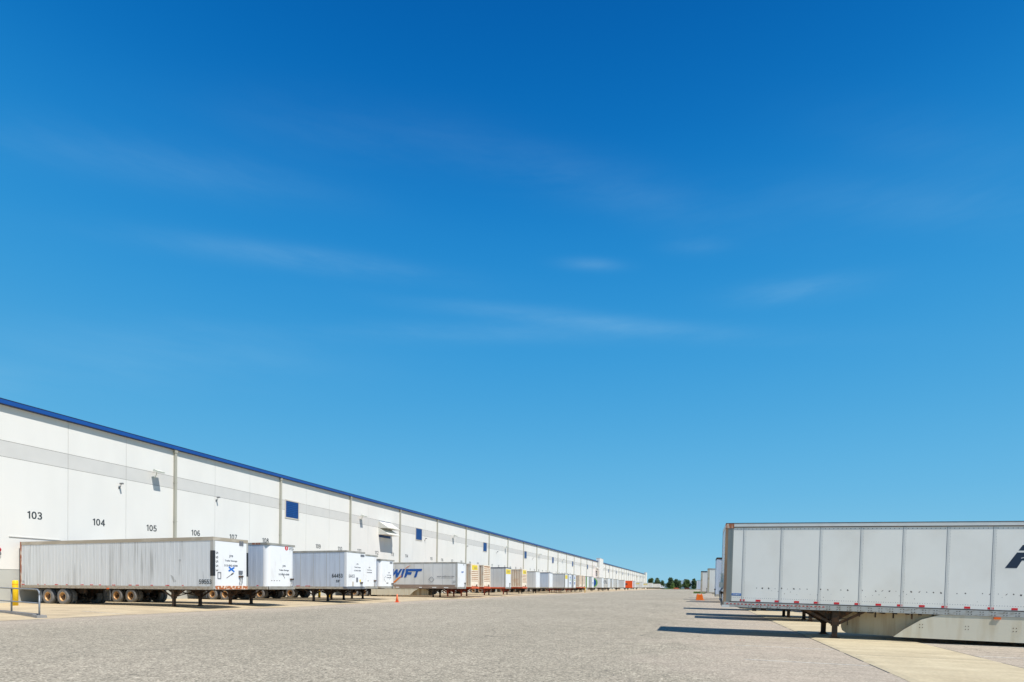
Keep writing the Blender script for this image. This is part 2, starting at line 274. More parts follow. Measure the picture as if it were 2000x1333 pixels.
# ------------------------------------------------------------------ mesh helpers
class MB:
    def __init__(s): s.v = []; s.f = []
    def quad(s, pts):
        i = len(s.v); s.v += [tuple(p) for p in pts]; s.f.append(tuple(range(i, i+len(pts)))); return s
    def box(s, x0, x1, y0, y1, z0, z1):
        if x0 > x1: x0, x1 = x1, x0
        if y0 > y1: y0, y1 = y1, y0
        if z0 > z1: z0, z1 = z1, z0
        i = len(s.v)
        s.v += [(x0, y0, z0), (x1, y0, z0), (x1, y1, z0), (x0, y1, z0), (x0, y0, z1), (x1, y0, z1), (x1, y1, z1), (x0, y1, z1)]
        s.f += [tuple(i+k for k in q) for q in ((0, 3, 2, 1), (4, 5, 6, 7), (0, 1, 5, 4), (1, 2, 6, 5), (2, 3, 7, 6), (3, 0, 4, 7))]
        return s
    def bar(s, a, b, w, h=None):
        """rectangular bar from a to b"""
        h = h or w; a = Vector(a); b = Vector(b); d = (b-a).normalized()
        r = d.cross(Vector((0, 0, 1)));
        if r.length < 1e-3: r = Vector((1, 0, 0))
        r.normalize(); u = r.cross(d).normalized(); i = len(s.v)
        for p in (a, b):
            for q, w_ in ((-1, -1), (1, -1), (1, 1), (-1, 1)): s.v.append(tuple(p+r*(q*w/2)+u*(w_*h/2)))
        s.f += [tuple(i+k for k in q) for q in ((0, 1, 2, 3), (7, 6, 5, 4), (0, 4, 5, 1), (1, 5, 6, 2), (2, 6, 7, 3), (3, 7, 4, 0))]
        return s
    def tube(s, pts, r, n=8):
        pts = [Vector(p) for p in pts]; rings = []
        for k, p in enumerate(pts):
            d = (pts[min(k+1, len(pts)-1)]-pts[max(k-1, 0)]).normalized()
            a = d.cross(Vector((0, 0, 1)));
            if a.length < 1e-2: a = d.cross(Vector((0, 1, 0)))
            a.normalize(); b = a.cross(d); i = len(s.v); rings.append(i)
            for j in range(n):
                t = 2*math.pi*j/n; s.v.append(tuple(p+a*math.cos(t)*r+b*math.sin(t)*r))
        for q in range(len(rings)-1):
            for j in range(n): s.f.append((rings[q]+j, rings[q]+(j+1) % n, rings[q+1]+(j+1) % n, rings[q+1]+j))
        s.f.append(tuple(rings[0]+j for j in reversed(range(n)))); s.f.append(tuple(rings[-1]+j for j in range(n)))
        return s
    def lathe(s, prof, axis='z', n=16, o=(0, 0, 0), cap=True):
        """prof: list of (radius, height along axis)"""
        i = len(s.v)
        for (r, h) in prof:
            for j in range(n):
                t = 2*math.pi*j/n; c, q = math.cos(t)*r, math.sin(t)*r
                p = (c, q, h) if axis == 'z' else ((c, h, q) if axis == 'y' else (h, c, q))
                s.v.append((p[0]+o[0], p[1]+o[1], p[2]+o[2]))
        for k in range(len(prof)-1):
            for j in range(n): s.f.append((i+k*n+j, i+k*n+(j+1) % n, i+(k+1)*n+(j+1) % n, i+(k+1)*n+j))
        if cap: s.f.append(tuple(i+j for j in reversed(range(n)))); s.f.append(tuple(i+(len(prof)-1)*n+j for j in range(n)))
        return s
    def prism(s, poly, axis, a, b):
        """poly 2D points in the plane normal to axis ('x','y'), extruded a..b"""
        i = len(s.v); n = len(poly)
        for h in (a, b):
            for (p, q) in poly: s.v.append((p, h, q) if axis == 'y' else ((h, p, q) if axis == 'x' else (p, q, h)))
        s.f.append(tuple(i+j for j in range(n))); s.f.append(tuple(i+n+j for j in reversed(range(n))))
        for j in range(n): s.f.append((i+(j+1) % n, i+j, i+n+j, i+n+(j+1) % n))
        return s
    def mesh(s, name, smooth=False):
        me = bpy.data.meshes.new(name); me.from_pydata(s.v, [], s.f)
        bm = bmesh.new(); bm.from_mesh(me); bmesh.ops.recalc_face_normals(bm, faces=bm.faces); bm.to_mesh(me); bm.free()
        if smooth:
            for p in me.polygons: p.use_smooth = len(p.vertices) == 4
        return me
def link(name, me, parent=None, loc=(0, 0, 0), rot=(0, 0, 0)):
    o = bpy.data.objects.new(name, me); COL.objects.link(o); o.location = loc; o.rotation_euler = rot
    if parent: o.parent = parent
    return o
def put(name, mb, mt, parent=None, loc=(0, 0, 0), rot=(0, 0, 0), smooth=False):
    me = mb.mesh(name, smooth); me.materials.append(M_[mt] if isinstance(mt, str) else mt)
    return link(name, me, parent, loc, rot)
CACHE = {}
def cput(key, name, fn, mt, parent=None, loc=(0, 0, 0), rot=(0, 0, 0), smooth=False):
    k = (key, mt)
    if k not in CACHE:
        me = fn().mesh(name, smooth); me.materials.append(M_[mt]); CACHE[k] = me
    return link(name, CACHE[k], parent, loc, rot)
def thing(name, label, cat, loc=(0, 0, 0), rot=(0, 0, 0), group=None):
    o = link(name, None, None, loc, rot); tag(o, label, cat, group); return o
def tag(o, label=None, cat=None, group=None, kind=None):
    for k, v in (('label', label), ('category', cat), ('group', group), ('kind', kind)):
        if v: o[k] = v
    return o
FONTC = {}
def text(s, h, mt, parent, c, right, upv=(0, 0, 1), name='lettering', width=None, bold=0, shear=0, align='CENTER', ext=.003):
    """mesh lettering centred at c with cap height h"""
    key = (s, round(bold, 3), shear, align)
    if key not in FONTC:
        cu = bpy.data.curves.new('t', 'FONT'); cu.body = s; cu.size = 1; cu.offset = bold; cu.shear = shear; cu.align_x = align; cu.extrude = .01; cu.resolution_u = 3
        ob = bpy.data.objects.new('t', cu); COL.objects.link(ob)
        bpy.context.view_layer.update()
        me = bpy.data.meshes.new_from_object(ob.evaluated_get(bpy.context.evaluated_depsgraph_get()))
        bpy.data.objects.remove(ob); FONTC[key] = me
    me = FONTC[key].copy(); me.name = name
    xs = [v.co.x for v in me.vertices]; ys = [v.co.y for v in me.vertices]
    sy = h/(max(ys)-min(ys)); sx = sy if not width else width/(max(xs)-min(xs))
    cx = (max(xs)+min(xs))/2; cy = (max(ys)+min(ys))/2
    R_ = Vector(right).normalized(); U_ = Vector(upv).normalized(); N_ = R_.cross(U_); c = Vector(c)
    for v in me.vertices: v.co = c+R_*((v.co.x-cx)*sx)+U_*((v.co.y-cy)*sy)+N_*(v.co.z*ext/.01)
    me.materials.clear(); me.materials.append(M_[mt])
    return link(name, me, parent)

ARC = lambda cx, cy, rx, ry, a0, a1, n=8: [(cx+rx*math.cos(math.radians(a0+(a1-a0)*i/n)), cy+ry*math.sin(math.radians(a0+(a1-a0)*i/n))) for i in range(n+1)]
GL = {'0': (.62, [ARC(.31, .5, .25, .44, 0, 360, 16)]), '1': (.40, [[(.27, .0), (.27, 1.0)], [(.27, .98), (.05, .78)]]),
      '2': (.60, [ARC(.3, .70, .24, .25, 165, -40, 8)+[(.06, .06), (.56, .06)]]), '3': (.60, [ARC(.27, .73, .22, .21, 150, -90, 8)+ARC(.27, .28, .25, .23, 90, -150, 8)]),
      '4': (.64, [[(.46, 0), (.46, .96), (.05, .30), (.62, .30)]]), '5': (.60, [[(.52, .94), (.14, .94), (.09, .50)]+ARC(.28, .33, .26, .27, 120, -150, 8)]),
      '6': (.62, [ARC(.32, .31, .24, .25, 0, 360, 12), [(.50, .88)]+ARC(.36, .50, .28, .44, 80, 190, 6)]), '7': (.60, [[(.05, .94), (.55, .94), (.22, 0)]]),
      '8': (.62, [ARC(.31, .74, .19, .20, 0, 360, 12), ARC(.31, .28, .25, .23, 0, 360, 12)]), '9': (.62, [ARC(.30, .69, .24, .25, 0, 360, 12), [(.10, .12)]+ARC(.26, .50, .28, .44, -90, 10, 6)]),
      'S': (.86, [ARC(.44, .72, .30, .15, 20, 180, 6)+[(.16, .60), (.70, .42)]+ARC(.42, .28, .28, .16, 10, -170, 6)]), 'W': (1.2, [[(.12, 1), (.26, 0), (.60, .85), (.86, 0), (1.12, 1)]]),
      'I': (.42, [[(.2, 0), (.2, 1)]]), 'F': (.86, [[(.17, 0), (.17, 1)], [(.04, .88), (.84, .88)], [(.17, .47), (.72, .47)]]), 'T': (.92, [[(.45, 0), (.45, 1)], [(.02, .88), (.92, .88)]])}
def strokes(s, h, mt, parent, c, right, width=None, th=.12, shear=0, name='lettering', gap=.10, upv=(0, 0, 1), proud=.003):
    """lettering from flat strokes, centred at c"""
    pts = []; x = 0; adv = []
    for ch in s: adv.append(x); x += GL[ch][0]+gap
    tot = x-gap; sx = (width/tot) if width else h; R_ = Vector(right).normalized(); U_ = Vector(upv).normalized(); N_ = R_.cross(U_); c = Vector(c); mb = MB(); lay = 0
    def W(p, l): return c+R_*((p[0]-tot/2)*sx+(p[1]-.5)*h*shear)+U_*((p[1]-.5)*h)+N_*(proud+l*.0004)
    for ch, a in zip(s, adv):
        for poly in GL[ch][1]:
            for p, q in zip(poly, poly[1:]):
                p = (p[0]+a, p[1]); q = (q[0]+a, q[1]); d = Vector(((q[0]-p[0])*sx, (q[1]-p[1])*h)); L = d.length
                if L < 1e-6: continue
                d /= L; e = Vector((-d.y, d.x))*th/2*h; d = d*th*.25*h; lay = (lay+1) % 7
                P0 = (p[0]-d.x/sx, p[1]-d.y/h); P1 = (q[0]+d.x/sx, q[1]+d.y/h)
                o = (e.x/sx, e.y/h)
                lo = [(P0[0]+o[0], P0[1]+o[1]), (P0[0]-o[0], P0[1]-o[1]), (P1[0]-o[0], P1[1]-o[1]), (P1[0]+o[0], P1[1]+o[1])]
                lo = [(u_, min(1.0, max(0.0, v_))) for u_, v_ in lo]
                mb.quad([W(u_, lay) for u_ in lo])
    return put(name, mb, mt, parent)
# ------------------------------------------------------------------ setting: ground
def sheet(name, x0, x1, y0, y1, z, mt):
    mb = MB(); mb.quad([(x0, y0, z), (x1, y0, z), (x1, y1, z), (x0, y1, z)])
    return tag(put(name, mb, mt), kind='structure')
sheet('ground', -4000, 4000, -500, 6000, -.06, 'grass')
sheet('asphalt_yard', -43, 60, -40, 462, 0, 'asphalt')
tag(put('pavement', MB().box(-20, 60, 462, 466, -.02, .10), 'kerb'), kind='structure')
AP = [(-25.36, .006), (-26.5, .035), (-29.4, .085), (-33, .075), (-39, .010), (-42.38, .008)]
mb = MB()
for (xa, za), (xb, zb) in zip(AP, AP[1:]): mb.quad([(xb, -40, zb), (xa, -40, za), (xa, 522, za), (xb, 522, zb)])
tag(put('concrete_apron', mb, 'apron'), kind='structure')
def apron_z(x):
    for (xa, za), (xb, zb) in zip(AP, AP[1:]):
        if xb <= x <= xa: return za+(zb-za)*(x-xa)/(xb-xa)
    return 0
tag(put('concrete_strip', MB().prism([(3.955, -.02), (7.225, -.02), (7.225, .005), (7.10, .03), (4.10, .03), (3.955, .005)], 'y', -10, 150), 'strip'), kind='structure')
mb = MB()
y = -8.
while y < 150:                                                      # tar-filled joint, broken here and there
    l = random.uniform(1.2, 5); mb.box(3.93, 3.953, y, y+l, -.01, .010)
    if random.random() < .6: mb.box(7.225, 7.25, y, y+l*.7, -.01, .009)
    y += l+random.uniform(.2, 1.4)
y = -30.
while y < 120:
    l = random.uniform(2, 7); mb.box(-25.355, -25.31, y, y+l, -.01, .009); y += l+random.uniform(.3, 2)
for n in range(-3, 34):                                             # sawn joints across the slabs
    if n > -3: mb.box(4.10, 7.1, 4.6*n+3.1, 4.6*n+3.112, .02, .0325)
    yj = 21.63+4.251*n
    for (xa, za), (xb, zb) in zip(AP, AP[1:]): mb.quad([(xb, yj-.008, zb+.003), (xa, yj-.008, za+.003), (xa, yj+.008, za+.003), (xb, yj+.008, zb+.003)])
mb.box(-29.41, -29.395, -30, 140, .07, .0885)
tag(put('pavement_joint', mb, 'groove'), kind='structure')
mb = MB()                                                           # worn stall lines
for n in range(-2, 36):
    yl = 14.75+3.55*n
    mb.box(1.2, 3.86, yl-.045, yl+.045, -.01, .004); mb.box(7.28, 17, yl-.05, yl+.05, -.01, .004)
for n in range(-1, 60):
    yl = 23.75+4.251*n
    mb.quad([(-28.6, yl-.05, .079), (-25.6, yl-.05, .018), (-25.6, yl+.05, .018), (-28.6, yl+.05, .079)])
tag(put('line_marking', mb, 'paint'), kind='structure')

mb = MB(); rc = random.Random(5)
for (x0, y0, x1, y1, w) in ((-3.6, 17.3, 3.7, 15.9, .016), (.4, 13.2, 3.8, 13.9, .012), (-19.5, 11.6, -15.6, 12.4, .018), (7.4, 20.4, 13, 19.4, .02), (-9, 10.5, -8.2, 13.5, .01)):
    n = 46; px_ = x0; py_ = y0; off = 0
    for i in range(1, n+1):
        off = off*.9+rc.uniform(-.05, .05); qx = x0+(x1-x0)*i/n; qy = y0+(y1-y0)*i/n+off; ww = w*rc.uniform(.3, 1.2)
        if rc.random() < .92: mb.quad([(px_, py_-ww/2, .003), (qx, qy-ww/2, .003), (qx, qy+ww/2, .003), (px_, py_+ww/2, .003)])
        px_, py_ = qx, qy
tag(put('pavement_crack', mb, 'groove'), kind='structure')
# ------------------------------------------------------------------ warehouse
XW = -42.38; Y0 = 23.66; BAY = 12.753; DK = BAY/3; YEND = 522.; HR = 13.02
wh = thing('warehouse', 'long white dock warehouse with blue roof edge, grey band and painted dock numbers', 'warehouse', (XW, Y0, 0))
YA = Y0-BAY*4
def P(name, mb, mt, **k):
    """part of the warehouse given in world coordinates"""
    mb.v = [(x-XW, y-Y0, z) for x, y, z in mb.v]
    return put(name, mb, mt, wh, **k)
zs = [(2.17, 9.42), (10.45, 12.9)]
mb = MB(); md = MB(); mg = MB(); mbd = MB()
n0 = -12; n1 = int((YEND-Y0)/DK)
for n in range(n0, n1):
    a = Y0+DK*n+.010; b = Y0+DK*(n+1)-.010
    for z0, z1 in zs: mb.box(XW-.2, XW, a, b, z0+.012, z1-.012)
    mbd.box(XW-.2, XW-.002, a, b, 9.42+.012, 10.45-.012)
    md.box(XW-.2, XW+.03, a, b, 0, 2.17-.012)
P('wall', mb, 'wall'); P('grey_band', mbd, 'band'); P('wall_base', md, 'dado')
P('wall_joint', MB().box(XW-60, XW-.035, YA, YEND, 0, 12.9), 'groove')
P('roof', MB().box(XW-60, XW-.3, YA, YEND, 12.95, 13.05), 'roof')
P('gutter', MB().prism([(XW-.3, 12.74), (XW+.26, 12.74), (XW+.30, 13.00), (XW-.3, 13.00)], 'y', YA, YEND), 'bluetrim')
P('drip_edge', MB().prism([(XW-.32, 13.00), (XW+.31, 13.00), (XW+.31, 13.045), (XW-.32, 13.045)], 'y', YA, YEND), 'darktrim')
P('drip_edge', MB().box(XW-.05, XW+.275, YA, YEND, 12.70, 12.738), 'darktrim')
for n in range(1, 40):
    yc = Y0+BAY*n
    mb = MB().box(XW+.002, XW+.19, yc-.10, yc+.10, .25, 12.62)
    mb.prism([(XW+.002, 12.45), (XW+.22, 12.45), (XW+.25, 12.70), (XW+.002, 12.70)], 'y', yc-.14, yc+.14)
    for z in (3.4, 6.6, 9.9): mb.box(XW+.002, XW+.20, yc-.125, yc+.125, z, z+.06)
    P('downspout', mb, 'downspout')
for n in range(16):                                                 # blue louvred wall openings
    yw = 50.05+29.78*n; p = P('window', MB().box(XW+.002, XW+.03, yw, yw+2.0, 8.66, 10.44), 'bluewin')
    fr = MB()
    for (a, b, c, d) in ((yw-.12, yw+2.12, 10.44, 10.56), (yw-.12, yw+2.12, 8.54, 8.66), (yw-.12, yw, 8.66, 10.44), (yw+2.0, yw+2.12, 8.66, 10.44)): fr.box(XW+.002, XW+.05, a, b, c, d)
    fr.v = [(x-XW, y-Y0, z) for x, y, z in fr.v]; put('window_frame', fr, 'frame', p)
    lv = MB()
    for z in [8.66+.2*i for i in range(1, 9)]: lv.box(.031, .045, yw-Y0+.05, yw-Y0+1.95, z, z+.03)
    put('louvre', lv, 'bluetrim', p)
for n in range(12):                                                 # shoebox lamps on bent arms
    yl = 34.5+29.78*n
    a = P('wall_lamp', MB().prism([(XW+.26, 10.46), (XW+.82, 10.34), (XW+.86, 10.47), (XW+.34, 10.66)], 'y', yl-.30, yl+.30), 'lampshell')
    mb = MB().tube([(XW, yl, 10.02), (XW+.12, yl, 10.05), (XW+.30, yl, 10.25), (XW+.36, yl, 10.5)], .035, 6).box(XW+.001, XW+.03, yl-.08, yl+.08, 9.94, 10.10)
    mb.v = [(x-XW, y-Y0, z) for x, y, z in mb.v]; put('lamp_arm', mb, 'lampshell', a)
for yl, zz in ((31.6, 8.95), (40.8, 9.3), (82.9, 9.0), (100.5, 9.0), (118, 9.0), (147, 9.0), (176, 9.0)):
    mb = MB().tube([(XW, yl, zz-.25), (XW+.15, yl, zz-.2), (XW+.22, yl, zz)], .022, 6).box(XW+.12, XW+.42, yl-.06, yl+.06, zz, zz+.11).box(XW+.001, XW+.03, yl-.07, yl+.07, zz-.33, zz-.17)
    P('camera_bracket', mb, 'camgrey')
for yh in (68.8, 249.5, 432.):                                      # two stacked air-intake hoods, then again far along
    for zb in (8.45, 9.35):
        mb = MB().prism([(XW, zb+.0), (XW+1.45, zb+.0), (XW+1.45, zb+.10), (XW, zb+1.0)], 'y', yh, yh+3.35)
        P('vent_hood', mb, 'hood')
    P('vent_louvre', MB().box(XW+.001, XW+.02, yh+.1, yh+3.25, 8.1, 10.4), 'bluewin')
for yp, w in ((254.5, 11.0), (508., 14.)):                          # taller white piers
    P('pier', MB().box(XW-.6, XW+.9, yp, yp+w, 0, 14.3), 'wall')
    P('pier_cap', MB().box(XW-.65, XW+.95, yp-.05, yp+w+.05, 14.3, 14.42), 'band')
nums = {}
for n in range(0, 45): nums[n] = None
k = 0; num = 103
while num <= 140:
    if k % 7 not in (6,): nums[k] = num; num += 1
    k += 1
for k, num in nums.items():
    if num is None or k > 40: continue
    yc = 25.82+4.2575*k
    strokes(str(num), .50, 'num', wh, (.004, yc-Y0, 5.86), (0, 1, 0), name='dock_number', width=.88, th=.165, gap=.15)
for k in range(0, 34):                                              # dock doors, drip strip, bumpers
    yc = 26.12+4.251*k-Y0
    d = put('dock_door', MB().box(.001, .028, yc-1.0, yc+1.1, 1.22, 3.9), 'dockdoor', wh)
    put('drip_strip', MB().box(.002, .05, yc-1.8, yc+1.3, 4.30, 4.335), 'band', d)
    put('bumper', MB().box(.031, .13, yc-1.05, yc-.8, .85, 1.2), 'rubber', d); put('bumper', MB().box(.031, .13, yc+.8, yc+1.05, .85, 1.2), 'rubber', d)
mb = MB().lathe([(.02, 0), (.14, 0), (.15, .05), (.10, .12), (.02, .14)], 'x', 14, (XW+.04, 23.72, 3.42))
s_ = P('signal_light', mb, 'redlens', smooth=True)
mb = MB().lathe([(.13, 0), (.13, .09), (.05, .1)], 'x', 14, (.03, .06, 3.16)); put('light_housing', mb, 'camgrey', s_)

# ------------------------------------------------------------------ trailers
# local frame: nose at x=0, body towards -x, ground z=0
def wheel_fn():
    return MB().lathe([(.29, -.13), (.40, -.145), (.47, -.14), (.505, -.11), (.51, -.05), (.51, .05), (.505, .11), (.47, .14), (.40, .145), (.29, .13)], 'y', 26, cap=False)
def rim_fn(sgn):
    def f():
        return MB().lathe([(.30, .13*sgn), (.275, .135*sgn), (.262, .12*sgn), (.250, .03*sgn), (.238, -.05*sgn), (.12, -.055*sgn), (.115, -.04*sgn), (.02, -.04*sgn)], 'y', 20, cap=False)
    return f
def hub_fn(sgn):
    def f():
        mb = MB().lathe([(.13, -.05*sgn), (.115, .02*sgn), (.09, .06*sgn), (.03, .07*sgn)], 'y', 14)
        for i in range(5):
            a = i*math.pi*2/5; mb.lathe([(.035, -.052*sgn), (.034, -.040*sgn)], 'y', 8, (math.cos(a)*.185, 0, math.sin(a)*.185))
        return mb
    return f
def leg_fn(foot, crank):
    def f():
        mb = MB().box(-.11, .11, -.095, .095, .50, 1.06).box(-.078, .078, -.068, .068, foot+.06, .52)
        mb.prism([(-.66, 1.08), (.70, 1.08), (.12, .70), (-.12, .70)], 'y', -.105, -.087)
        if crank: mb.tube([(-.1, .09, .78), (-.32, .12, .78), (-.36, .12, .74), (-.36, .12, .55)], .014, 6)
        return mb
    return f
def foot_fn(foot):
    def f(): return MB().box(-.15, .15, -.13, .13, foot, foot+.025).prism([(-.11, foot+.025), (.11, foot+.025), (.07, foot+.10), (-.07, foot+.10)], 'y', -.08, .08)
    return f
def brace_fn(foot):
    def f():
        return MB().bar((-.90, .02, 1.05), (-.09, .02, .58), .05, .085).bar((.98, .02, 1.05), (.09, .02, .58), .05, .085)
    return f
def cross_fn():
    return MB().bar((0, -.86, .60), (0, .86, .98), .03, .05).bar((0.03, -.86, .98), (.03, .86, .60), .03, .05).tube([(0.0, -.9, .80), (0, .9, .80)], .02, 6)
def bogie_fn():
    mb = MB()
    for s in (-1, 1): mb.box(-1.75, 1.75, s*.50-.06, s*.50+.06, .72, 1.0)
    for x in (-.66, .66):
        mb.tube([(x, -.85, .50), (x, .85, .50)], .07, 8)
        for s in (-1, 1): mb.box(x-.25, x+.25, s*.50-.05, s*.50+.05, .52, .72); mb.tube([(x+.12, s*.3, .42), (x+.45, s*.3, .42)], .09, 8)
    mb.tube([(-.2, -.25, .8), (.9, -.25, .8)], .12, 8)
    return mb
def flap_fn(): return MB().box(-.012, .012, -.30, .30, .18, .95)
def cross_members(L):
    def f():
        mb = MB()
        x = -1.3
        while x > -L+.3: mb.box(x-.03, x+.03, -1.18, 1.18, 1.0, 1.08); x -= .35
        mb.box(-L+.05, -.6, -.48, -.40, .98, 1.07); mb.box(-L+.05, -.6, .40, .48, .98, 1.07)
        return mb
    return f
def trailer(label, loc, rot, near, L=16.15, H=4.11, side='whiteside2', front='whitefront', rail='alu', base='baserail', rib=0, seam=0, legmat='under', foot=0.0,
            legx=-3.35, axles=13.2, post='alu', wheelrim=('rim_rust', 'rim_white'), cont=False, group='trailers backed up to the warehouse docks', simple=False, name='semi_trailer', cat='trailer', bz=1.05, rearpost='alu', roundn=False, railh=.14, seammat=None):
    T = thing(name, label, cat, loc, rot, group)
    zb, zt = 1.24, H-railh; W2 = 1.30
    ncorner = .16 if not roundn else .34
    # body
    if roundn:
        pl = [(-L, -W2+.012)]
        for s in (1,):
            for i in range(7):
                t = math.pi/2*i/6; pl.append((-ncorner+math.sin(t)*ncorner, -W2+.012+ncorner-math.cos(t)*ncorner))
            for i in range(7):
                t = math.pi/2*i/6; pl.append((-ncorner+math.cos(t)*ncorner, W2-.012-ncorner+math.sin(t)*ncorner))
        pl.append((-L, W2-.012))
        put('body', MB().prism(pl, 'z', zb, zt), side, T)
        pl2 = [(x+.012 if x > -ncorner-.001 else x, y*1.012) for x, y in pl if x > -ncorner-.01]
        put('front_panel', MB().prism([(-ncorner, -1.2)]+[(x+.004, y*1.004) for x, y in pl[1:-1]]+[(-ncorner, 1.2)], 'z', zb+.002, zt-.05), front, T)
    else:
        put('body', MB().box(-L, -.012, -W2+.012, W2-.012, zb, zt), side, T)
        put('front_panel', MB().box(-.010, .006, -W2+.13, W2-.13, zb+.02, zt-.01), front, T)
        for s in (-1, 1): put('corner_post', MB().box(-.20, .014, s*W2, s*(W2-.13), zb-.16, zt-.005), post, T)
    mb = MB()
    for s in (-1, 1): mb.box(-L, .0, s*(W2+.006), s*(W2-.05), zt, H)
    mb.box(-.05, .02, -W2+.05, W2-.05, zt, H-.004); mb.box(-L, -.05, -W2+.05, W2-.05, H-.05, H-.02)
    put('top_rail', mb, rail, T)
    mb = MB()
    for s in (-1, 1): mb.box(-L, 0, s*(W2+.008), s*(W2-.05), bz, zb-.004)
    put('base_rail', mb, base, T)
    put('front_bolster', MB().box(-.04, .022, -W2+.13, W2-.13, bz+.0, zb+.015), 'alu' if not simple else base, T)
    mb = MB()
    for s in (-1, 1): mb.box(-L-.004, -L+.10, s*(W2+.012), s*(W2-.1), bz, H+.003)
    mb.box(-L-.004, -L+.06, -W2+.1, W2-.1, H-.2, H); put('rear_frame', mb, rearpost, T)
    put('rear_door', MB().box(-L-.02, -L-.006, -W2+.1, W2-.1, bz+.1, H-.22), side, T)
    if rib:
        mb = MB()
        x = -.45
        while x > -L+.2:
            for s in ((near,) if simple else (-1, 1)): mb.box(x-.012, x+.012, s*(W2-.004), s*(W2-.013), zb+.03, zt-.01)
            x -= rib
        put('side_posts', mb, side, T)
    if seam:
        mb = MB(); x = -.62
        while x > -L+.3:
            for s in ((near,) if simple else (-1, 1)): mb.box(x-.018, x+.018, s*(W2-.004), s*(W2-.013), zb+.01, zt-.01)
            x -= seam
        put('panel_seams', mb, seammat or 'seam', T)
    cput(('xm', L), 'cross_members', cross_members(L), 'under', T)
    # landing gear
    for s in (-1, 1):
        lg = cput(('leg', foot, s == near), 'landing_leg', leg_fn(foot, s == near), legmat, T, (legx, s*.92, 0), (0, 0, 0 if s > 0 else math.pi))
        cput(('foot', foot), 'foot', foot_fn(foot), legmat, lg)
        cput(('brace', 0), 'brace', brace_fn(0), legmat, lg)
    cput('cross', 'cross_brace', cross_fn, legmat, T, (legx, 0, 0))
    # running gear
    cput('bogie', 'axle_frame', bogie_fn, 'under', T, (-axles, 0, 0))
    j = 0
    for x in (-axles-.68, -axles+.68):
        for s in (-1, 1):
            for yy in (1.13, .80):
                w = cput('wheel', 'wheel', wheel_fn, 'tyre', T, (x, s*yy, .51), (0, random.random()*3, 0), True)
                if yy > 1:
                    cput(('rim', s), 'rim', rim_fn(s), wheelrim[j % 2], w, smooth=True); cput(('hub', s), 'hub', hub_fn(s), 'under', w); j += 1
    for s in (-1, 1): cput('flap', 'mud_flap', flap_fn, 'mudflap', T, (-axles-1.3, s*.98, 0))
    # red-and-white tape dashes along the near base rail
    return T
def nearside(T, near, mb_fn): pass
def gladhands(T, y, z, near, c='cable'):
    mb = MB().box(.018, .05, y-.16, y+.16, z-.03, z+.05)
    for d in (-.10, .10): mb.lathe([(.02, 0), (.06, .01), (.06, .05), (.02, .07)], 'x', 8, (.04, y+d, z+.01))
    put('brake_connector', mb, 'rustleg', T)
    mb = MB()
    for d in (-.10, .10): mb.tube([(.06, y+d, z-.02), (.07, y+d*.7, z-.18), (.05, y+d*.9, z-.36), (.03, y+d*.6, z-.50)], .016, 5)
    put('air_hose', mb, c, T)
def storage_text(T, y, z, s=1.0, lines=('J78', 'Trailer Storage', '513-843-4308'), mt='texgrey'):
    hs = (.15, .13, .12); ws = (.26, .80, .86)
    for i, l in enumerate(lines):
        text(l, hs[i]*s, mt, T, (.009, y+.0, z-(i*.27)*s), (0, 1, 0), width=ws[i]*s*1.15, bold=.03)
def dashes(T, near, L, z=1.30, pitch=1.1, off=-.5, mt='tape', W2=1.292, lw=.15, h=.05):
    mb = MB(); x = off
    while x > -L+.3:
        q = lw*random.uniform(.4, 1.6); mb.box(x-q, x, near*W2, near*(W2-.01), z-h/2, z+h/2); x -= pitch*random.uniform(.55, 1.5)
    put('reflective_tape', mb, mt, T)

TILT = -.0105; HT = 4.055
YD = lambda k: 26.12+4.251*k+(-0.0)
GZ = .11
# ---- dock 103: old grey post trailer
NL = 'grey-sided old semi-trailer numbered 59553, rusty rear post and rusty nose band, nearest on the left'
t0 = trailer(NL, (-25.94, YD(0), GZ), (0, TILT, 0), -1, H=HT, side='oldside', front='whitefront', rail='tanrail', railh=.20, base='baserail', rib=.305, legmat='rustleg', post='greyfront', rearpost='rustpost', axles=12.95, foot=.004)
put('rust_band', MB().box(-.03, .03, -1.16, 1.25, 1.07, 1.27), 'rust', t0)
for s in (-1, 1): put('post_wrap', MB().box(-.205, .020, s*1.306, s*1.165, 1.84, 3.28), 'blackvinyl', t0)
strokes('59553', .26, 'num', t0, (-.57, -1.300, 1.50), (1, 0, 0), width=.92, th=.17, gap=.12)
strokes('59553', .16, 'num', t0, (.008, -1.04, 2.66), (0, 0, -1), width=1.12, th=.17, gap=.5, upv=(0, 1, 0))
storage_text(t0, -.02, 3.0)
mb = MB().bar((.012, -.18, 2.38), (.012, .22, 2.10), .012, .09).bar((.014, .22, 2.36), (.014, -.20, 2.14), .012, .09); put('blue_tape_cross', mb, 'bluetape', t0)
put('scrape_mark', MB().bar((.010, -.35, 1.72), (.010, .16, 2.02), .006, .035).bar((.0105, -.02, 1.92), (.0105, .16, 2.02), .007, .08), 'scuff', t0)
put('side_vent', MB().box(-15.95, -15.75, -1.30, -1.285, 1.42, 1.52), 'seam', t0)
put('vent', MB().box(.006, .03, .60, .74, 3.68, 3.95).box(.006, .03, .77, .91, 3.68, 3.95), 'texgrey', t0)
mb = MB()
for (a, b, c, d) in ((-1.00, -.76, 2.03, 2.06), (-1.00, -.76, 1.68, 1.71), (-1.00, -.97, 1.71, 2.03), (-.79, -.76, 1.71, 2.03)): mb.box(.006, .03, a, b, c, d)
put('document_frame', mb, 'texgrey', t0)
put('electric_box', MB().box(.006, .05, .55, .84, 1.98, 2.18), 'texgrey', t0)
gladhands(t0, .70, 1.82, -1, 'cable')
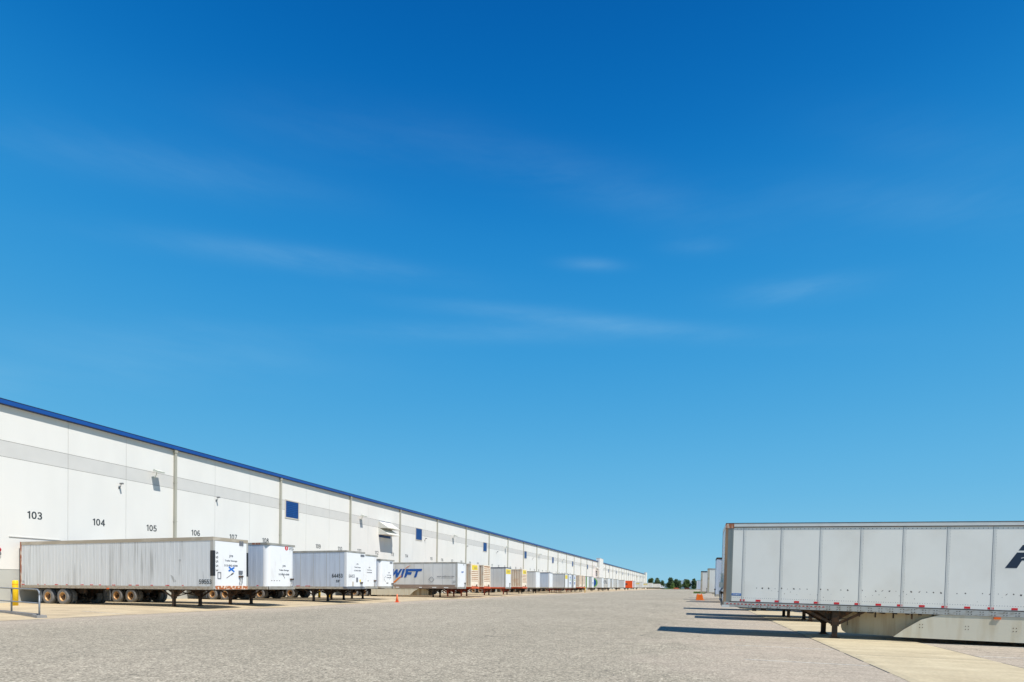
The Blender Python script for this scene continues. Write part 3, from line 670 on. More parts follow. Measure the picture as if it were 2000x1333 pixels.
mb = MB().prism([(-2.55, 2.75), (-2.45, 2.82), (-2.38, 2.74), (-2.46, 2.66)], 'y', -1.296, -1.286).bar((-2.5, -1.29, 2.7), (-2.52, -1.29, 1.9), .008, .02).prism([(-3.2, 1.9), (-3.0, 1.82), (-2.75, 1.5), (-2.95, 1.45)], 'y', -1.292, -1.286).bar((-.75, -1.29, 2.1), (-.7, -1.29, 1.6), .008, .03)
put('dent_mark', mb, 'seam', t0)
dashes(t0, -1, 16.15, 1.275, .95, -2.2, 'tape', lw=.2)
put('marker_light', MB().box(-8.3, -8.12, -1.33, -1.305, 1.02, 1.09), 'amber', t0)
mb = MB(); x = -.3
while x > -16: mb.box(x-.012, x+.012, -1.316, -1.305, 1.10, 1.20); x -= .11
put('rail_rivets', mb, 'brownrail', t0)
# ---- dock 104
t1 = trailer('white-nosed storage trailer with round red emblem, second from the left', (-25.97, YD(1), GZ), (0, TILT, 0), -1, H=HT, side='blueside', front='whitefront', roundn=True, rib=.41, legmat='rustleg', axles=12.6, foot=.004, rearpost='rustpost')
put('brown_patch', MB().box(-1.2, -.55, -1.312, -1.302, 3.93, 4.04), 'rustpost', t1)
mb = MB().lathe([(.02, 0), (.15, 0), (.15, .008), (.02, .009)], 'x', 18, (.006, .46, 3.80)); put('round_emblem', mb, 'tape', t1)
text('S', .16, 'silvertape', t1, (.016, .46, 3.80), (0, 1, 0), bold=.02)
text('477254', .14, 'texgrey', t1, (.008, .92, 3.76), (0, 1, 0), width=.48, bold=.01)
storage_text(t1, .22, 2.58)
put('scrape_mark', MB().bar((.010, .02, 2.15), (.010, .30, 1.78), .006, .03), 'scuff', t1)
gladhands(t1, .95, 1.72, -1); dashes(t1, -1, 16.15, 1.29, 1.2, -.7)
text('FRUEHAUF'[:0] or '- - - -', .04, 'scuff', t1, (.008, -.55, 1.62), (0, 1, 0), width=.8)
mb = MB().bar((.02, -.35, 2.1), (.02, -.1, 1.8), .01, .02)
# ---- dock 106
t3 = trailer('pale trailer numbered 64453 and 53 feet, white nose with grey vent, third on the left', (-25.94, YD(3), GZ), (0, TILT, 0), -1, H=4.09, side='blueside', front='whitefront', seam=1.24, rail='alu', legmat='under', axles=12.8, post='silvertape', foot=.004)
strokes('64453', .30, 'num', t3, (-.85, -1.293, 2.10), (1, 0, 0), width=.98, th=.17, gap=.14)
text("53'", .20, 'num', t3, (-.78, -1.293, 1.68), (1, 0, 0), width=.36, bold=.03)
strokes('64453', .27, 'texgrey', t3, (.009, -.60, 2.08), (0, 1, 0), width=.80, th=.13, gap=.14)
storage_text(t3, .18, 3.05, .95)
put('vent', MB().box(.006, .03, .62, 1.16, 3.70, 3.86), 'texgrey', t3)
put('document_frame', MB().box(.006, .03, .02, .24, 1.62, 1.98), 'texgrey', t3); put('electric_box', MB().box(.006, .04, -.55, -.35, 1.30, 1.65), 'frame', t3)
put('yellow_sticker', MB().box(.006, .012, .50, .66, 1.62, 1.82), 'yellow', t3)
gladhands(t3, .72, 1.55, -1); dashes(t3, -1, 16.15, 1.27, 1.5, -3.4, 'tape', lw=.35)
put('nose_plate', MB().box(-.3, .03, -1.31, 1.25, 1.08, 1.24), 'texgrey', t3)
# ---- dock 107, 108
t4 = trailer('plain white trailer half hidden behind the one numbered 64453', (-27.35, YD(4), GZ), (0, TILT, 0), -1, H=HT, L=14.9, side='blueside', seam=1.24, legmat='under', axles=11.6, post='silvertape', foot=.004, roundn=True)
gladhands(t4, .75, 1.75, -1); text('J48', .12, 'texgrey', t4, (.009, -.3, 1.72), (0, 1, 0)); storage_text(t4, -.1, 2.9, .8)
t5 = trailer('low narrow-looking white storage trailer with scratched nose, between 64453 and the blue-lettered trailer', (-28.1, YD(5), GZ), (0, TILT, 0), -1, L=14.2, H=3.82, side='blueside', rib=.61, legmat='under', axles=11.0, foot=.004, roundn=True)
storage_text(t5, .25, 2.55, .85); put('vent', MB().box(.02, .04, .40, .85, 3.48, 3.60), 'texgrey', t5)
put('scratch', MB().bar((.010, -.62, 2.0), (.010, -.30, 2.25), .006, .03).bar((.010, -.62, 1.95), (.010, -.40, 1.66), .006, .03).bar((.010, .35, 1.85), (.010, .55, 2.35), .006, .02), 'scuff', t5)
text('7808', .14, 'scuff', t5, (.009, -.05, 1.55), (0, 1, 0)); gladhands(t5, .85, 1.5, -1)
# ---- dock 110: big blue lettering
t8 = trailer('white trailer with big slanted blue letters and an orange arrow on its side', (-25.85, YD(8), GZ-.02), (0, TILT, 0), -1, side='whiteside2', seam=1.22, rail='alu', base='brownrail', post='greyfront', legmat='under', axles=13.0, foot=.01, legx=-3.2)
put('lower_side_panel', MB().box(-16.1, -.25, -1.316, -1.296, 1.05, 1.50), 'brownrail', t8)
strokes('SWIFT', 1.0, 'blue', t8, (-7.15, -1.306, 2.84), (1, 0, 0), width=4.95, th=.30, shear=.34, gap=.06)
mb = MB().prism([(-8.35, 1.72), (-8.05, 1.72), (-7.35, 2.3), (-7.05, 2.62), (-7.6, 2.3)], 'y', -1.322, -1.305)
mb.prism([(-6.85, 3.25), (-6.35, 3.62), (-5.95, 3.78), (-6.75, 3.30)], 'y', -1.322, -1.305); put('arrow', mb, 'orangevinyl', t8)
text('www.swifttrans.com', .17, 'texgrey', t8, (-1.45, -1.326, 2.47), (1, 0, 0), width=2.2, bold=.008)
mb = MB()
for a, b in (((-3.6, 2.1), (-3.25, 2.42)), ((-3.25, 2.42), (-2.9, 2.1)), ((-2.9, 2.1), (-3.25, 1.78)), ((-3.25, 1.78), (-3.6, 2.1))): mb.bar((a[0], -1.322, a[1]), (b[0], -1.322, b[1]), .01, .035)
put('placard_frame', mb, 'texgrey', t8)
text('53', .22, 'texgrey', t8, (-.38, -1.322, 1.86), (1, 0, 0)); text('SWIFT', .2, 'blue', t8, (.009, .25, 2.98), (0, 1, 0), width=.7, bold=.04, shear=.25)
text('208', .14, 'texgrey', t8, (.009, .55, 3.85), (0, 1, 0)); gladhands(t8, .9, 1.7, -1); dashes(t8, -1, 16, 1.17, 2.0, -1.1, 'silvertape', lw=.35, W2=1.32, h=.09)
SK = [(-4.9, 1.04), (-5.5, .74), (-5.95, .36), (-6.05, .25), (-11.3, .23), (-11.3, 1.04)]
put('side_skirt', MB().prism(SK, 'y', -1.29, -1.27), 'skirt', t8); put('side_skirt', MB().prism(SK, 'y', 1.27, 1.29), 'skirt', t8)
put('inner_skirt', MB().quad([(-4.0, -.55, 1.0), (-4.0, -.55, .25), (-6.6, -1.22, .22), (-6.6, -1.22, 1.0)]).quad([(-4.0, .55, 1.0), (-6.6, 1.22, 1.0), (-6.6, 1.22, .22), (-4.0, .55, .25)]), 'skirt_in', t8)
# ---- containers on chassis
def container(label, k, d=25.9, sign=True, chassis='orangeframe', simple=False):
    T = thing('container_trailer', label, 'container trailer', (-d, YD(k), GZ-.02), (0, TILT, 0), 'trailers backed up to the warehouse docks')
    L = 14.6; W2 = 1.28; zb, zt = 1.27, 4.10
    put('body', MB().box(-L, -.03, -W2+.04, W2-.04, zb, zt-.02), 'contgroove', T)
    mb = MB(); x = -.28
    while x > -L+.2:
        mb.box(x-.085, x+.085, -W2, -W2+.05, zb+.12, zt-.14); x -= .285
    x = -.28
    while x > -L+.2: mb.box(x-.085, x+.085, W2-.05, W2, zb+.12, zt-.14); x -= .285
    put('side_ribs', mb, 'cont', T)
    mb = MB(); z = zb+.75
    while z < (zt-.85 if sign else zt-.25): mb.box(-.04, -.002, -1.08, 1.08, z, z+.135); z += .235
    mb.box(-.04, -.001, -1.08, 1.08, zb+.1, zb+.68); mb.box(-.04, -.001, -1.08, 1.08, zt-.82, zt-.12) if sign else None
    put('front_ribs', mb, 'cont', T)
    mb = MB()
    for s in (-1, 1):
        mb.box(-.16, .004, s*1.30, s*1.10, zb, zt); mb.box(-L, -.16, s*1.30, s*1.22, zt-.13, zt); mb.box(-L, -.16, s*1.30, s*1.22, zb, zb+.12)
        mb.box(-L-.004, -L+.15, s*1.30, s*1.10, zb, zt)
    mb.box(-.16, .003, -1.1, 1.1, zt-.12, zt-.002); put('frame', mb, 'cont', T)
    if sign:
        sg = put('yellow_sign', MB().box(.0, .008, -.95, .85, zt-.74, zt-.16), 'yellow', T)
        text('OOCL'[:0]+'2014', .26, 'texgrey', T, (.010, .15, zt-.5), (0, 1, 0), width=.8, bold=.01)
    put('door', MB().box(-.002, .006, -.2, .9, zb+.12, zb+.62), 'cont', T)
    mb = MB()
    for s in (-1, 1): mb.box(-L, .05, s*1.0, s*.86, 1.04, 1.26)
    mb.box(-.15, .1, -1.26, 1.26, 1.06, 1.26); x = -1.5
    while x > -L: mb.box(x-.06, x+.06, -1.2, 1.2, 1.10, 1.2); x -= 1.6
    put('chassis', mb, chassis, T)
    lm = 'redleg' if chassis == 'redleg' else 'redleg'
    for s in (-1, 1):
        lg = cput(('leg', .01, s < 0), 'landing_leg', leg_fn(.01, s < 0), lm, T, (-3.25, s*.92, 0), (0, 0, 0 if s > 0 else math.pi)); cput(('foot', .01), 'foot', foot_fn(.01), lm, lg); cput(('brace', 0), 'brace', brace_fn(0), lm, lg)
    cput('cross', 'cross_brace', cross_fn, lm, T, (-3.25, 0, 0))
    cput('bogie', 'axle_frame', bogie_fn, 'under', T, (-12.6, 0, 0)); j = 0
    for x in (-13.28, -11.92):
        for s in (-1, 1):
            for yy in (1.13, .80):
                w = cput('wheel', 'wheel', wheel_fn, 'tyre', T, (x, s*yy, .51), (0, random.random()*3, 0), True)
                if yy > 1: cput(('rim', s), 'rim', rim_fn(s), 'rim_white', w, smooth=True)
    gladhands(T, .5, 1.5, -1)
    return T
container('cream ribbed container on a chassis with yellow sign, just past the blue-lettered trailer', 9)
container('cream ribbed container without sign, between the yellow-signed container and the grey-sided trailer', 10, sign=False)
t12 = trailer('grey-sided trailer with yellow nose sign, between two ribbed cream containers', (-25.8, YD(12), GZ-.03), (0, TILT, 0), -1, side='whiteside2', seam=1.22, post='greyfront', rail='darktrim', base='orangeframe', legmat='redleg', foot=.015)
put('yellow_sign', MB().box(.006, .014, -1.05, 1.05, 3.15, 3.85), 'yellow', t12); text('SH', .3, 'texgrey', t12, (.016, .0, 3.5), (0, 1, 0), width=1.1)
put('yellow_marking', MB().box(-16, -15.4, -1.31, -1.3, 2.4, 3.3), 'yellow', t12); text('8', .35, 'texgrey', t12, (-5, -1.316, 1.75), (1, 0, 0), bold=.03); gladhands(t12, .6, 1.75, -1)
container('cream container with wide view of its brown vertical ribs, beyond the grey-sided trailer', 14, sign=True, chassis='orangeframe')
def simple_trailer(label, k, d=25.9, **kw):
    return trailer(label, (-d, YD(k), GZ-.03), (0, TILT, 0), -1, simple=True, foot=.015, **kw)
t17 = simple_trailer('plain light grey trailer set slightly back, between the ribbed container and the blue-grey trailer', 17, 27.2, side='whiteside2', seam=1.22, post='silvertape', L=14.7, axles=11.5)
t18 = simple_trailer('blue-grey trailer with dark letters high on its side', 19, 26.9, side='blueside', seam=1.22, post='silvertape', L=15.2, rail='darktrim')
text('M26', .42, 'num', t18, (-2.95, -1.316, 3.35), (1, 0, 0), width=1.0, bold=.03); text('4471', .28, 'num', t18, (-2.75, -1.316, 2.95), (1, 0, 0), width=.8, bold=.03)
t21 = simple_trailer('pale grey trailer with round yellow mark on its side and yellow nose sign', 21, 25.7, side='whiteside2', seam=1.22, post='greyfront', rail='alu', legmat='redleg')
put('yellow_marking', MB().lathe([(.02, 0), (.42, 0), (.42, .008), (.02, .009)], 'y', 16, (-3.55, -1.316, 3.05)), 'yellow', t21)
put('yellow_sign', MB().box(.006, .014, -1.0, 1.0, 3.0, 3.8), 'yellow', t21)
def arrowface(T):
    put('blue_marking', MB().prism([(-.55, 3.15), (.55, 3.15), (0, 3.85)], 'x', .006, .016).prism([(-.6, 2.35), (.6, 2.35), (0, 1.7)], 'x', .006, .016), 'blue', T)
    put('green_marking', MB().box(.006, .013, -.6, .6, 2.75, 2.95), 'green', T)
t22 = simple_trailer('white trailer with blue arrows on its nose, first of two such noses', 22, 25.8, side='whiteside', post='silvertape', seam=1.22, legmat='redleg'); arrowface(t22)
t23 = simple_trailer('white trailer with blue arrows on its nose, second of two such noses', 23, 25.7, side='blueside', post='greyfront', seam=1.22, legmat='redleg'); arrowface(t23)
container('small far cream container just past the two blue-arrow trailers', 25, 26.0, sign=False, simple=True)
container('small far cream container standing before the green-striped trailers', 26, 26.0, sign=False, simple=True)
t27 = simple_trailer('narrow sliver of white trailer with green strip beside the far containers', 28, 26.6, side='whiteside', post='green', seam=1.22)
t29 = simple_trailer('far grey trailer with a blue mark on its nose, left of the big round emblem', 29, 26.0, side='whiteside2', post='silvertape', seam=1.22)
put('blue_marking', MB().prism([(-.6, 2.6), (.6, 2.6), (0, 1.7)], 'x', .006, .016), 'blue', t29)
t33 = simple_trailer('far white trailer with big blue and green circle on its side', 33, 26.0, side='whiteside', post='silvertape', seam=1.22)
put('green_disc', MB().lathe([(.02, 0), (1.42, 0), (1.42, .006), (.02, .007)], 'y', 32, (-2.75, -1.300, 2.6)), 'green', t33)
put('blue_disc', MB().lathe([(.02, 0), (1.22, 0), (1.22, .006), (.02, .007)], 'y', 32, (-2.95, -1.308, 2.6)), 'blue', t33)
t36 = simple_trailer('far trailer with dark letters filling the side, past the round emblem trailer', 36, 26.0, side='whiteside', post='silvertape', seam=1.22)
text('XTL', .9, 'texgrey', t36, (-1.15, -1.300, 2.9), (1, 0, 0), width=1.5, bold=.03)
for k_, lab in ((38, 'far white trailer, first plain nose past the lettered one'), (41, 'far white trailer, second plain nose past the lettered one')):
    simple_trailer(lab, k_, 26.0, side='whiteside', post='greyfront', seam=1.22)
simple_trailer('far grey-sided trailer just left of the bright orange one', 46, 26.0, side='whiteside2', post='silvertape', seam=1.22)
t50 = simple_trailer('bright orange trailer, the only orange body in the row', 52, 25.6, side='orangebox', front='whitefront', post='orangebox', base='orangebox', rail='orangebox')
text('JR', 1.0, 'num', t50, (-2.6, -1.300, 2.5), (1, 0, 0), width=1.4, bold=.05)
simple_trailer('far white trailer right after the orange one', 55, 25.8, side='whiteside2', post='silvertape', seam=1.22)
for k_, lab, wd in ((65, 'far white trailer with yellow lettering, nearer of two', 'YELLOW'), (82, 'far white trailer with yellow lettering, farther of two', 'YELLOW')):
    tt = simple_trailer(lab, k_, 26.0, side='whiteside', post='silvertape', seam=1.22)
    text('ROADWAY'[:0]+wd, .75, 'yellow', tt, (-3.1 if k_ == 65 else -4.6, -1.316, 3.2), (1, 0, 0), width=3.0, bold=.05, shear=.2)
t99 = simple_trailer('farthest white trailer, coupled to a small white truck', 102, 26.0, side='whiteside', post='silvertape', seam=1.22)
# tractor
tr = thing('tractor_truck', 'small far white truck tractor coupled to the farthest trailer', 'truck', (-25.9, YD(102), 0))
put('cab', MB().prism([(-.3, .9), (2.9, .9), (2.9, 1.8), (2.0, 2.0), (1.6, 2.9), (.5, 3.1), (-.3, 3.1)], 'y', -1.15, 1.15), 'truckwhite', tr)
put('sleeper', MB().box(-1.2, -.32, -1.1, 1.1, 1.0, 2.9), 'glass', tr)
put('windscreen', MB().prism([(2.02, 2.02), (2.05, 2.02), (1.66, 2.86), (1.62, 2.86)], 'y', -.95, .95), 'glass', tr)
put('side_window', MB().box(.6, 1.5, -1.17, -1.151, 2.1, 2.75), 'glass', tr)
put('chassis', MB().box(-4.2, 2.8, -.45, .45, .65, .9), 'under', tr)
for x in (-3.9, -2.7, 2.2):
    for s in (-1, 1): cput('wheel', 'wheel', wheel_fn, 'tyre', tr, (x, s*1.0, .51), (0, 0, 0), True)

# ------------------------------------------------------------------ right row
def rtrailer(label, x, y, yaw=0, tilt=-.0111, z=0, **kw):
    return trailer(label, (x, y, z), (0, tilt, math.pi+yaw), 1, group='trailers parked along the right side of the yard', **kw)
R1 = rtrailer('big white trailer with red tape dashes, side skirt and navy letter, nearest on the right', 1.018, 23.26, -.0043, side='whiteside', seam=0, rail='alubright', base='baserail_grey', post='greenpost', legmat='rustleg', legx=-3.72, foot=.075, axles=12.9, bz=1.05, rearpost='alu')
nr_ = 1.30
mb = MB()
for i in range(13):
    x = -.63-1.243*i
    for dx, w in ((-.022, .018), (.012, .022)): mb.box(x+dx-w/2, x+dx+w/2, nr_-.0085, nr_-.013, 1.25, 3.96)
put('panel_seams', mb, 'alubright', R1)
mb = MB()
def rv(x, z, r=.011): mb.box(x-r, x+r, nr_-.0095, nr_-.012, z-r, z+r)
for i in range(13):
    x = -.63-1.243*i
    for q in range(56): rv(x-.055, 1.28+.048*q, .006)
    mb.box(x+.028, x+.036, nr_-.008, nr_-.012, 1.26, 3.95)
x = -.25
while x > -16: rv(x, 3.90); x -= .13
x = -.25
while x > -16: rv(x, 1.40, .008); x -= .07
put('rivets', mb, 'texgrey', R1)
mb = MB().box(-16.1, -.2, nr_+.010, nr_-.02, 1.235, 1.262); mb.box(-16.1, -.2, nr_+.009, nr_-.04, 3.955, 3.985); put('rail_lip', mb, 'under', R1)
put('roof_edge', MB().box(-16.1, 0.01, nr_+.012, -nr_-.012, 4.10, 4.122), 'under', R1)
put('corner_post', MB().box(-.262, -.19, nr_+.003, nr_-.05, 1.26, 3.95), 'greenpost', R1)
put('corner_post_strip', MB().box(-.075, .018, nr_+.004, nr_-.10, 1.06, 3.97), 'tanpost', R1)
x = -.55; i = 0
while x > -16:
    put('reflective_tape', MB().box(x-.165, x, nr_-.0095, nr_-.01, 1.275, 1.345), 'tape', R1)
    x -= .628 if i else .53; i += 1
put('rail_tape', MB().box(-3.3, -.08, nr_+.0125, nr_, 1.15, 1.185), 'dashtape', R1)
mb = MB(); x = -.9
while x > -16:
    for dx in (-.04, .04):
        for dz in (1.095, 1.18): mb.box(x+dx-.012, x+dx+.012, nr_+.013, nr_, dz-.012, dz+.012)
    x -= .315
put('rail_bolts', mb, 'rustleg', R1)
put('top_corner', MB().box(-.27, .02, nr_+.010, nr_-.10, 3.93, 4.105), 'rustpost', R1)
st = put('maker_sticker', MB().box(-.585, -.235, nr_-.008, nr_-.013, 1.47, 1.555), 'sticker', R1)
text('Stoughton', .045, 'silvertape', R1, (-.43, nr_-.006, 1.512), (-1, 0, 0), width=.26, bold=.01)
put('amber_light', MB().box(-8.34, -8.16, nr_+.03, nr_-.03, .965, 1.03), 'amber', R1)
mb = MB(); random.seed(3); x = -1.1
while x > -15.5:
    if random.random() < .9:
        r = random.choice((.012, .018, .024, .03)); z = 1.77+random.uniform(-.012, .012)
        mb.prism([(x-r, z-r*.5), (x, z-r), (x+r, z-r*.2), (x+r*.7, z+r), (x-r*.3, z+r*.8)], 'y', nr_-.0105, nr_-.013)
        if random.random() < .3: mb.bar((x-.03, nr_-.012, z+.03), (x+.02, nr_-.012, z-.02), .004, .012)
    if random.random() < .5:
        q = random.uniform(.006, .012); z = random.uniform(1.5, 1.7); mb.box(x-.1-q, x-.1+q, nr_-.0105, nr_-.013, z-q, z+q)
    x -= random.choice((.19, .21, .23))
put('scuff_marks', mb, 'scuff', R1)
# navy italic letter, cut by the picture edge
off = 1.018
def LX(p): return [(-(x-off), z) for x, z in p]
mb = MB()
mb.prism(LX([(9.416, 2.62), (9.727, 2.62), (9.85, 2.865), (10.5, 2.865), (10.5, 3.12), (9.714, 3.12)]), 'y', nr_-.008, nr_-.013)
mb.prism(LX([(9.752, 3.185), (10.5, 3.185), (10.5, 3.36), (9.857, 3.36)]), 'y', nr_-.008, nr_-.013)
mb.prism(LX([(9.885, 3.43), (9.95, 3.50), (10.5, 3.50), (10.5, 3.43)]), 'y', nr_-.008, nr_-.013)
mb.prism(LX([(10.5, 2.62), (10.85, 2.62), (10.85, 3.5), (10.5, 3.5)]), 'y', nr_-.008, nr_-.013)
put('lettering', mb, 'navy', R1)
put('letter_streak', MB().prism(LX([(9.82, 2.93), (10.4, 3.10), (10.4, 3.115), (9.83, 2.95)]), 'y', nr_-.007, nr_-.013), 'silvertape', R1)
# skirts
SK = [(-5.41, .24), (-5.7, .50), (-6.2, .86), (-6.72, 1.045), (-11.6, 1.045), (-11.6, .24)]
sk = put('side_skirt', MB().prism(SK, 'y', 1.27, 1.288), 'skirt', R1)
put('side_skirt', MB().prism(SK, 'y', -1.288, -1.27), 'skirt', R1)
mb = MB()
for i in range(5):
    xx = -6.2-1.27*i
    for dx in (-.03, .05):
        for dz in (.60, .70): mb.box(xx+dx-.011, xx+dx+.011, 1.293, 1.287, dz-.011, dz+.011)
put('skirt_bolts', mb, 'rustleg', sk)
mb = MB().prism([(-4.02, 1.04), (-4.02, .46), (-4.06, .33), (-4.2, .235), (-6.9, .235), (-6.9, 1.04)], 'y', 0, .02)
i_ = put('inner_skirt', mb, 'skirt_in', R1); me = i_.data
for v in me.vertices: v.co.y += .42+(-v.co.x-4.0)/2.9*.82
mb = MB()
for xx in (-4.55, -5.0, -5.5, -6.0): y_ = .42+(-xx-4.0)/2.9*.82+.022; mb.box(xx-.02, xx+.02, y_, y_+.02, .85, 1.04)
put('skirt_bracket', mb, 'rustleg', i_)
# nose equipment of R1 (seen edge-on)
put('electric_box', MB().box(.006, .16, .55, .85, 1.75, 1.95).box(.006, .10, .2, .5, 1.8, 2.3), 'lampshell', R1)
gladhands(R1, .7, 1.55, 1)
put('hose_holder', MB().tube([(.03, .9, 1.75), (.14, .9, 1.6), (.12, .9, 1.3), (.03, .9, 1.15)], .03, 6), 'galv', R1)
put('front_bolster_block', MB().box(-.2, .06, 1.18, 1.31, 1.03, 1.12), 'alubright', R1)
put('marker_light', MB().box(-1.12, -.98, nr_-.10, nr_-.02, .93, 1.05), 'under', R1)
# rows behind
rtrailer('white trailer hidden behind the nearest right one, only legs and shadow showing', 2.45, 33.9, side='whiteside2', seam=1.22, post='greyfront', legmat='rustleg', legx=-3.4, foot=.06, simple=True)
rtrailer('second trailer hidden behind the nearest right one, legs showing under its floor', 1.92, 37.5, side='whiteside2', seam=1.22, post='greyfront', legmat='under', legx=-3.4, foot=.06, simple=True)
g = rtrailer('grey-blue trailer end standing right behind the nearest right trailer', 1.57, 47.8, side='blueside', seam=1.22, post='blueside', front='blueside', legmat='under', legx=-3.6, foot=.06, simple=True, rail='under')
gladhands(g, .6, 1.6, 1)
a = rtrailer('white ribbed trailer with tan corner post, in the middle of the right row', 1.40, 70.5, side='whiteside', rib=.41, post='beigepost', rail='alu', legx=-3.4, foot=.06, simple=True, H=4.0)
gladhands(a, .6, 1.6, 1)
put('roof_lights', MB().box(-1.9, -1.75, 1.30, 1.31, 3.72, 3.80).box(-2.4, -2.25, 1.30, 1.31, 3.72, 3.80), 'scuff', a)
rtrailer('hidden white trailer between the two ribbed right-row trailers', 1.9, 75.2, side='whiteside', post='greyfront', simple=True, foot=.06)
rtrailer('white trailer with dark roof edge and tan post, second farthest on the right', .79, 84.2, side='whiteside', post='beigepost', rail='under', simple=True, foot=.06, H=4.05)
rtrailer('hidden trailer beyond, its shadow lying across the yard', 1.45, 96.3, side='whiteside', post='greyfront', simple=True, foot=.06)
rtrailer('small pale lilac trailer, farthest on the right', .62, 197., side='blueside', post='silvertape', simple=True, foot=.06)

# ------------------------------------------------------------------ small things
def cone(label, x, y, z=0, h=.71):
    T = thing('traffic_cone', label, 'traffic cone', (x, y, z))
    put('base', MB().box(-.19, .19, -.19, .19, 0, .035), 'conered', T)
    put('cone_body', MB().lathe([(.145, .03), (.03, h), (.02, h+.005)], 'z', 16), 'conered', T, smooth=True)
    return T
cone('orange traffic cone standing alone on the asphalt left of centre', -24.9, 43.6)
# ribbed orange barrier
T = thing('plastic_barrier', 'bright orange ribbed plastic barrier standing before the right-hand trailers', 'barrier', (.70, 80.7, 0))
mb = MB().prism([(-.52, 0), (.60, 0), (.60, .10), (.46, .16), (.36, .66), (.30, .78), (-.36, .78), (-.44, .66), (-.48, .16), (-.52, .10)], 'y', -.28, .28); put('barrier_body', mb, 'orangeplastic', T)
mb = MB()
for x in (-.34, -.17, 0, .17, .32): mb.box(x-.035, x+.035, -.30, .30, .08, .70)
put('ribs', mb, 'orangeplastic', T); put('lugs', MB().box(-.34, -.18, -.18, .18, .78, .86).box(.14, .28, -.18, .18, .78, .86), 'orangeplastic', T)
def bollard(label, x, y, h=1.5, r=.11):
    T = thing('bollard', label, 'bollard', (x, y, apron_z(x)-.02))
    put('post', MB().lathe([(r, 0), (r, h-.06), (r*.8, h-.01), (r*.3, h)], 'z', 18), 'yellowpaint', T, smooth=True)
    put('collar', MB().lathe([(r+.004, 0), (r+.004, .03)], 'z', 18, (0, 0, h-.25)), 'orangeplastic', T)
bollard('thick yellow bollard beside the handrail at the left edge', -37.7, 21.96, 1.5, .145)
bollard('left one of two thin yellow bollards under trailer 64453', -37.5, 49.5, 1.05, .13)
bollard('right one of two thin yellow bollards under trailer 64453', -36.8, 50.4, 1.05, .13)
bollard('thin yellow post among the far cream containers at the apron edge', -25.9, 137.5, 1.4, .10)
# handrail on kerb
A = Vector((-26.05, 16.05, 0)); D = Vector((-4.03, .9, 0)).normalized()
hr = thing('handrail', 'grey tubular two-bar handrail standing on a kerb at the left edge', 'handrail', A)
def PR(t, z): q = D*t; return (q.x, q.y, z)
put('top_bar', MB().tube([PR(0, .95), PR(.05, 1.12), PR(.22, 1.20), PR(2, 1.2), PR(11, 1.2)], .032, 8), 'galv', hr, smooth=True)
put('mid_bar', MB().tube([PR(0, .62), PR(11, .62)], .028, 8), 'galv', hr, smooth=True)
for t in (0, 2.9, 6.0, 9.1): put('post', MB().tube([PR(t, .0), PR(t, .96 if t == 0 else 1.18)], .034, 8), 'galv', hr, smooth=True)
kb = MB(); Nn = D.cross(Vector((0, 0, 1)))
def KP(t, n, z): q = D*t+Nn*n; return (q.x, q.y, z)
for (t0_, t1_) in ((.35, 11.5),):
    i = len(kb.v); kb.v += [KP(t0_, -.12, 0), KP(t1_, -.12, 0), KP(t1_, .14, 0), KP(t0_, .14, 0), KP(t0_, -.10, .17), KP(t1_, -.10, .17), KP(t1_, .12, .17), KP(t0_, .12, .17)]
    kb.f += [tuple(i+k for k in q) for q in ((0, 3, 2, 1), (4, 5, 6, 7), (0, 1, 5, 4), (1, 2, 6, 5), (2, 3, 7, 6), (3, 0, 4, 7))]
i = len(kb.v); kb.v += [KP(-.22, -.16, 0), KP(.36, -.16, 0), KP(.36, .2, 0), KP(-.22, .2, 0), KP(-.2, -.14, .13), KP(.34, -.14, .13), KP(.34, .18, .13), KP(-.2, .18, .13)]
kb.f += [tuple(i+k for k in q) for q in ((0, 3, 2, 1), (4, 5, 6, 7), (0, 1, 5, 4), (1, 2, 6, 5), (2, 3, 7, 6), (3, 0, 4, 7))]
tag(put('kerb', kb, 'kerb', None, A), 'low concrete kerb under the grey handrail', 'kerb')
hr2 = thing('handrail', 'short grey rail loop farther back by the wall at the left edge', 'handrail', (-39.2, 21.3, 0))
put('rail_loop', MB().tube([(-2.5, -.2, 1.05), (.0, 0, 1.05), (.12, 0, .98), (.14, 0, .75), (.05, 0, .66), (-2.5, -.2, .66)], .03, 8), 'galv', hr2, smooth=True)
put('post', MB().tube([(-1.0, -.08, 0), (-1.0, -.08, 1.05)], .03, 8), 'galv', hr2)

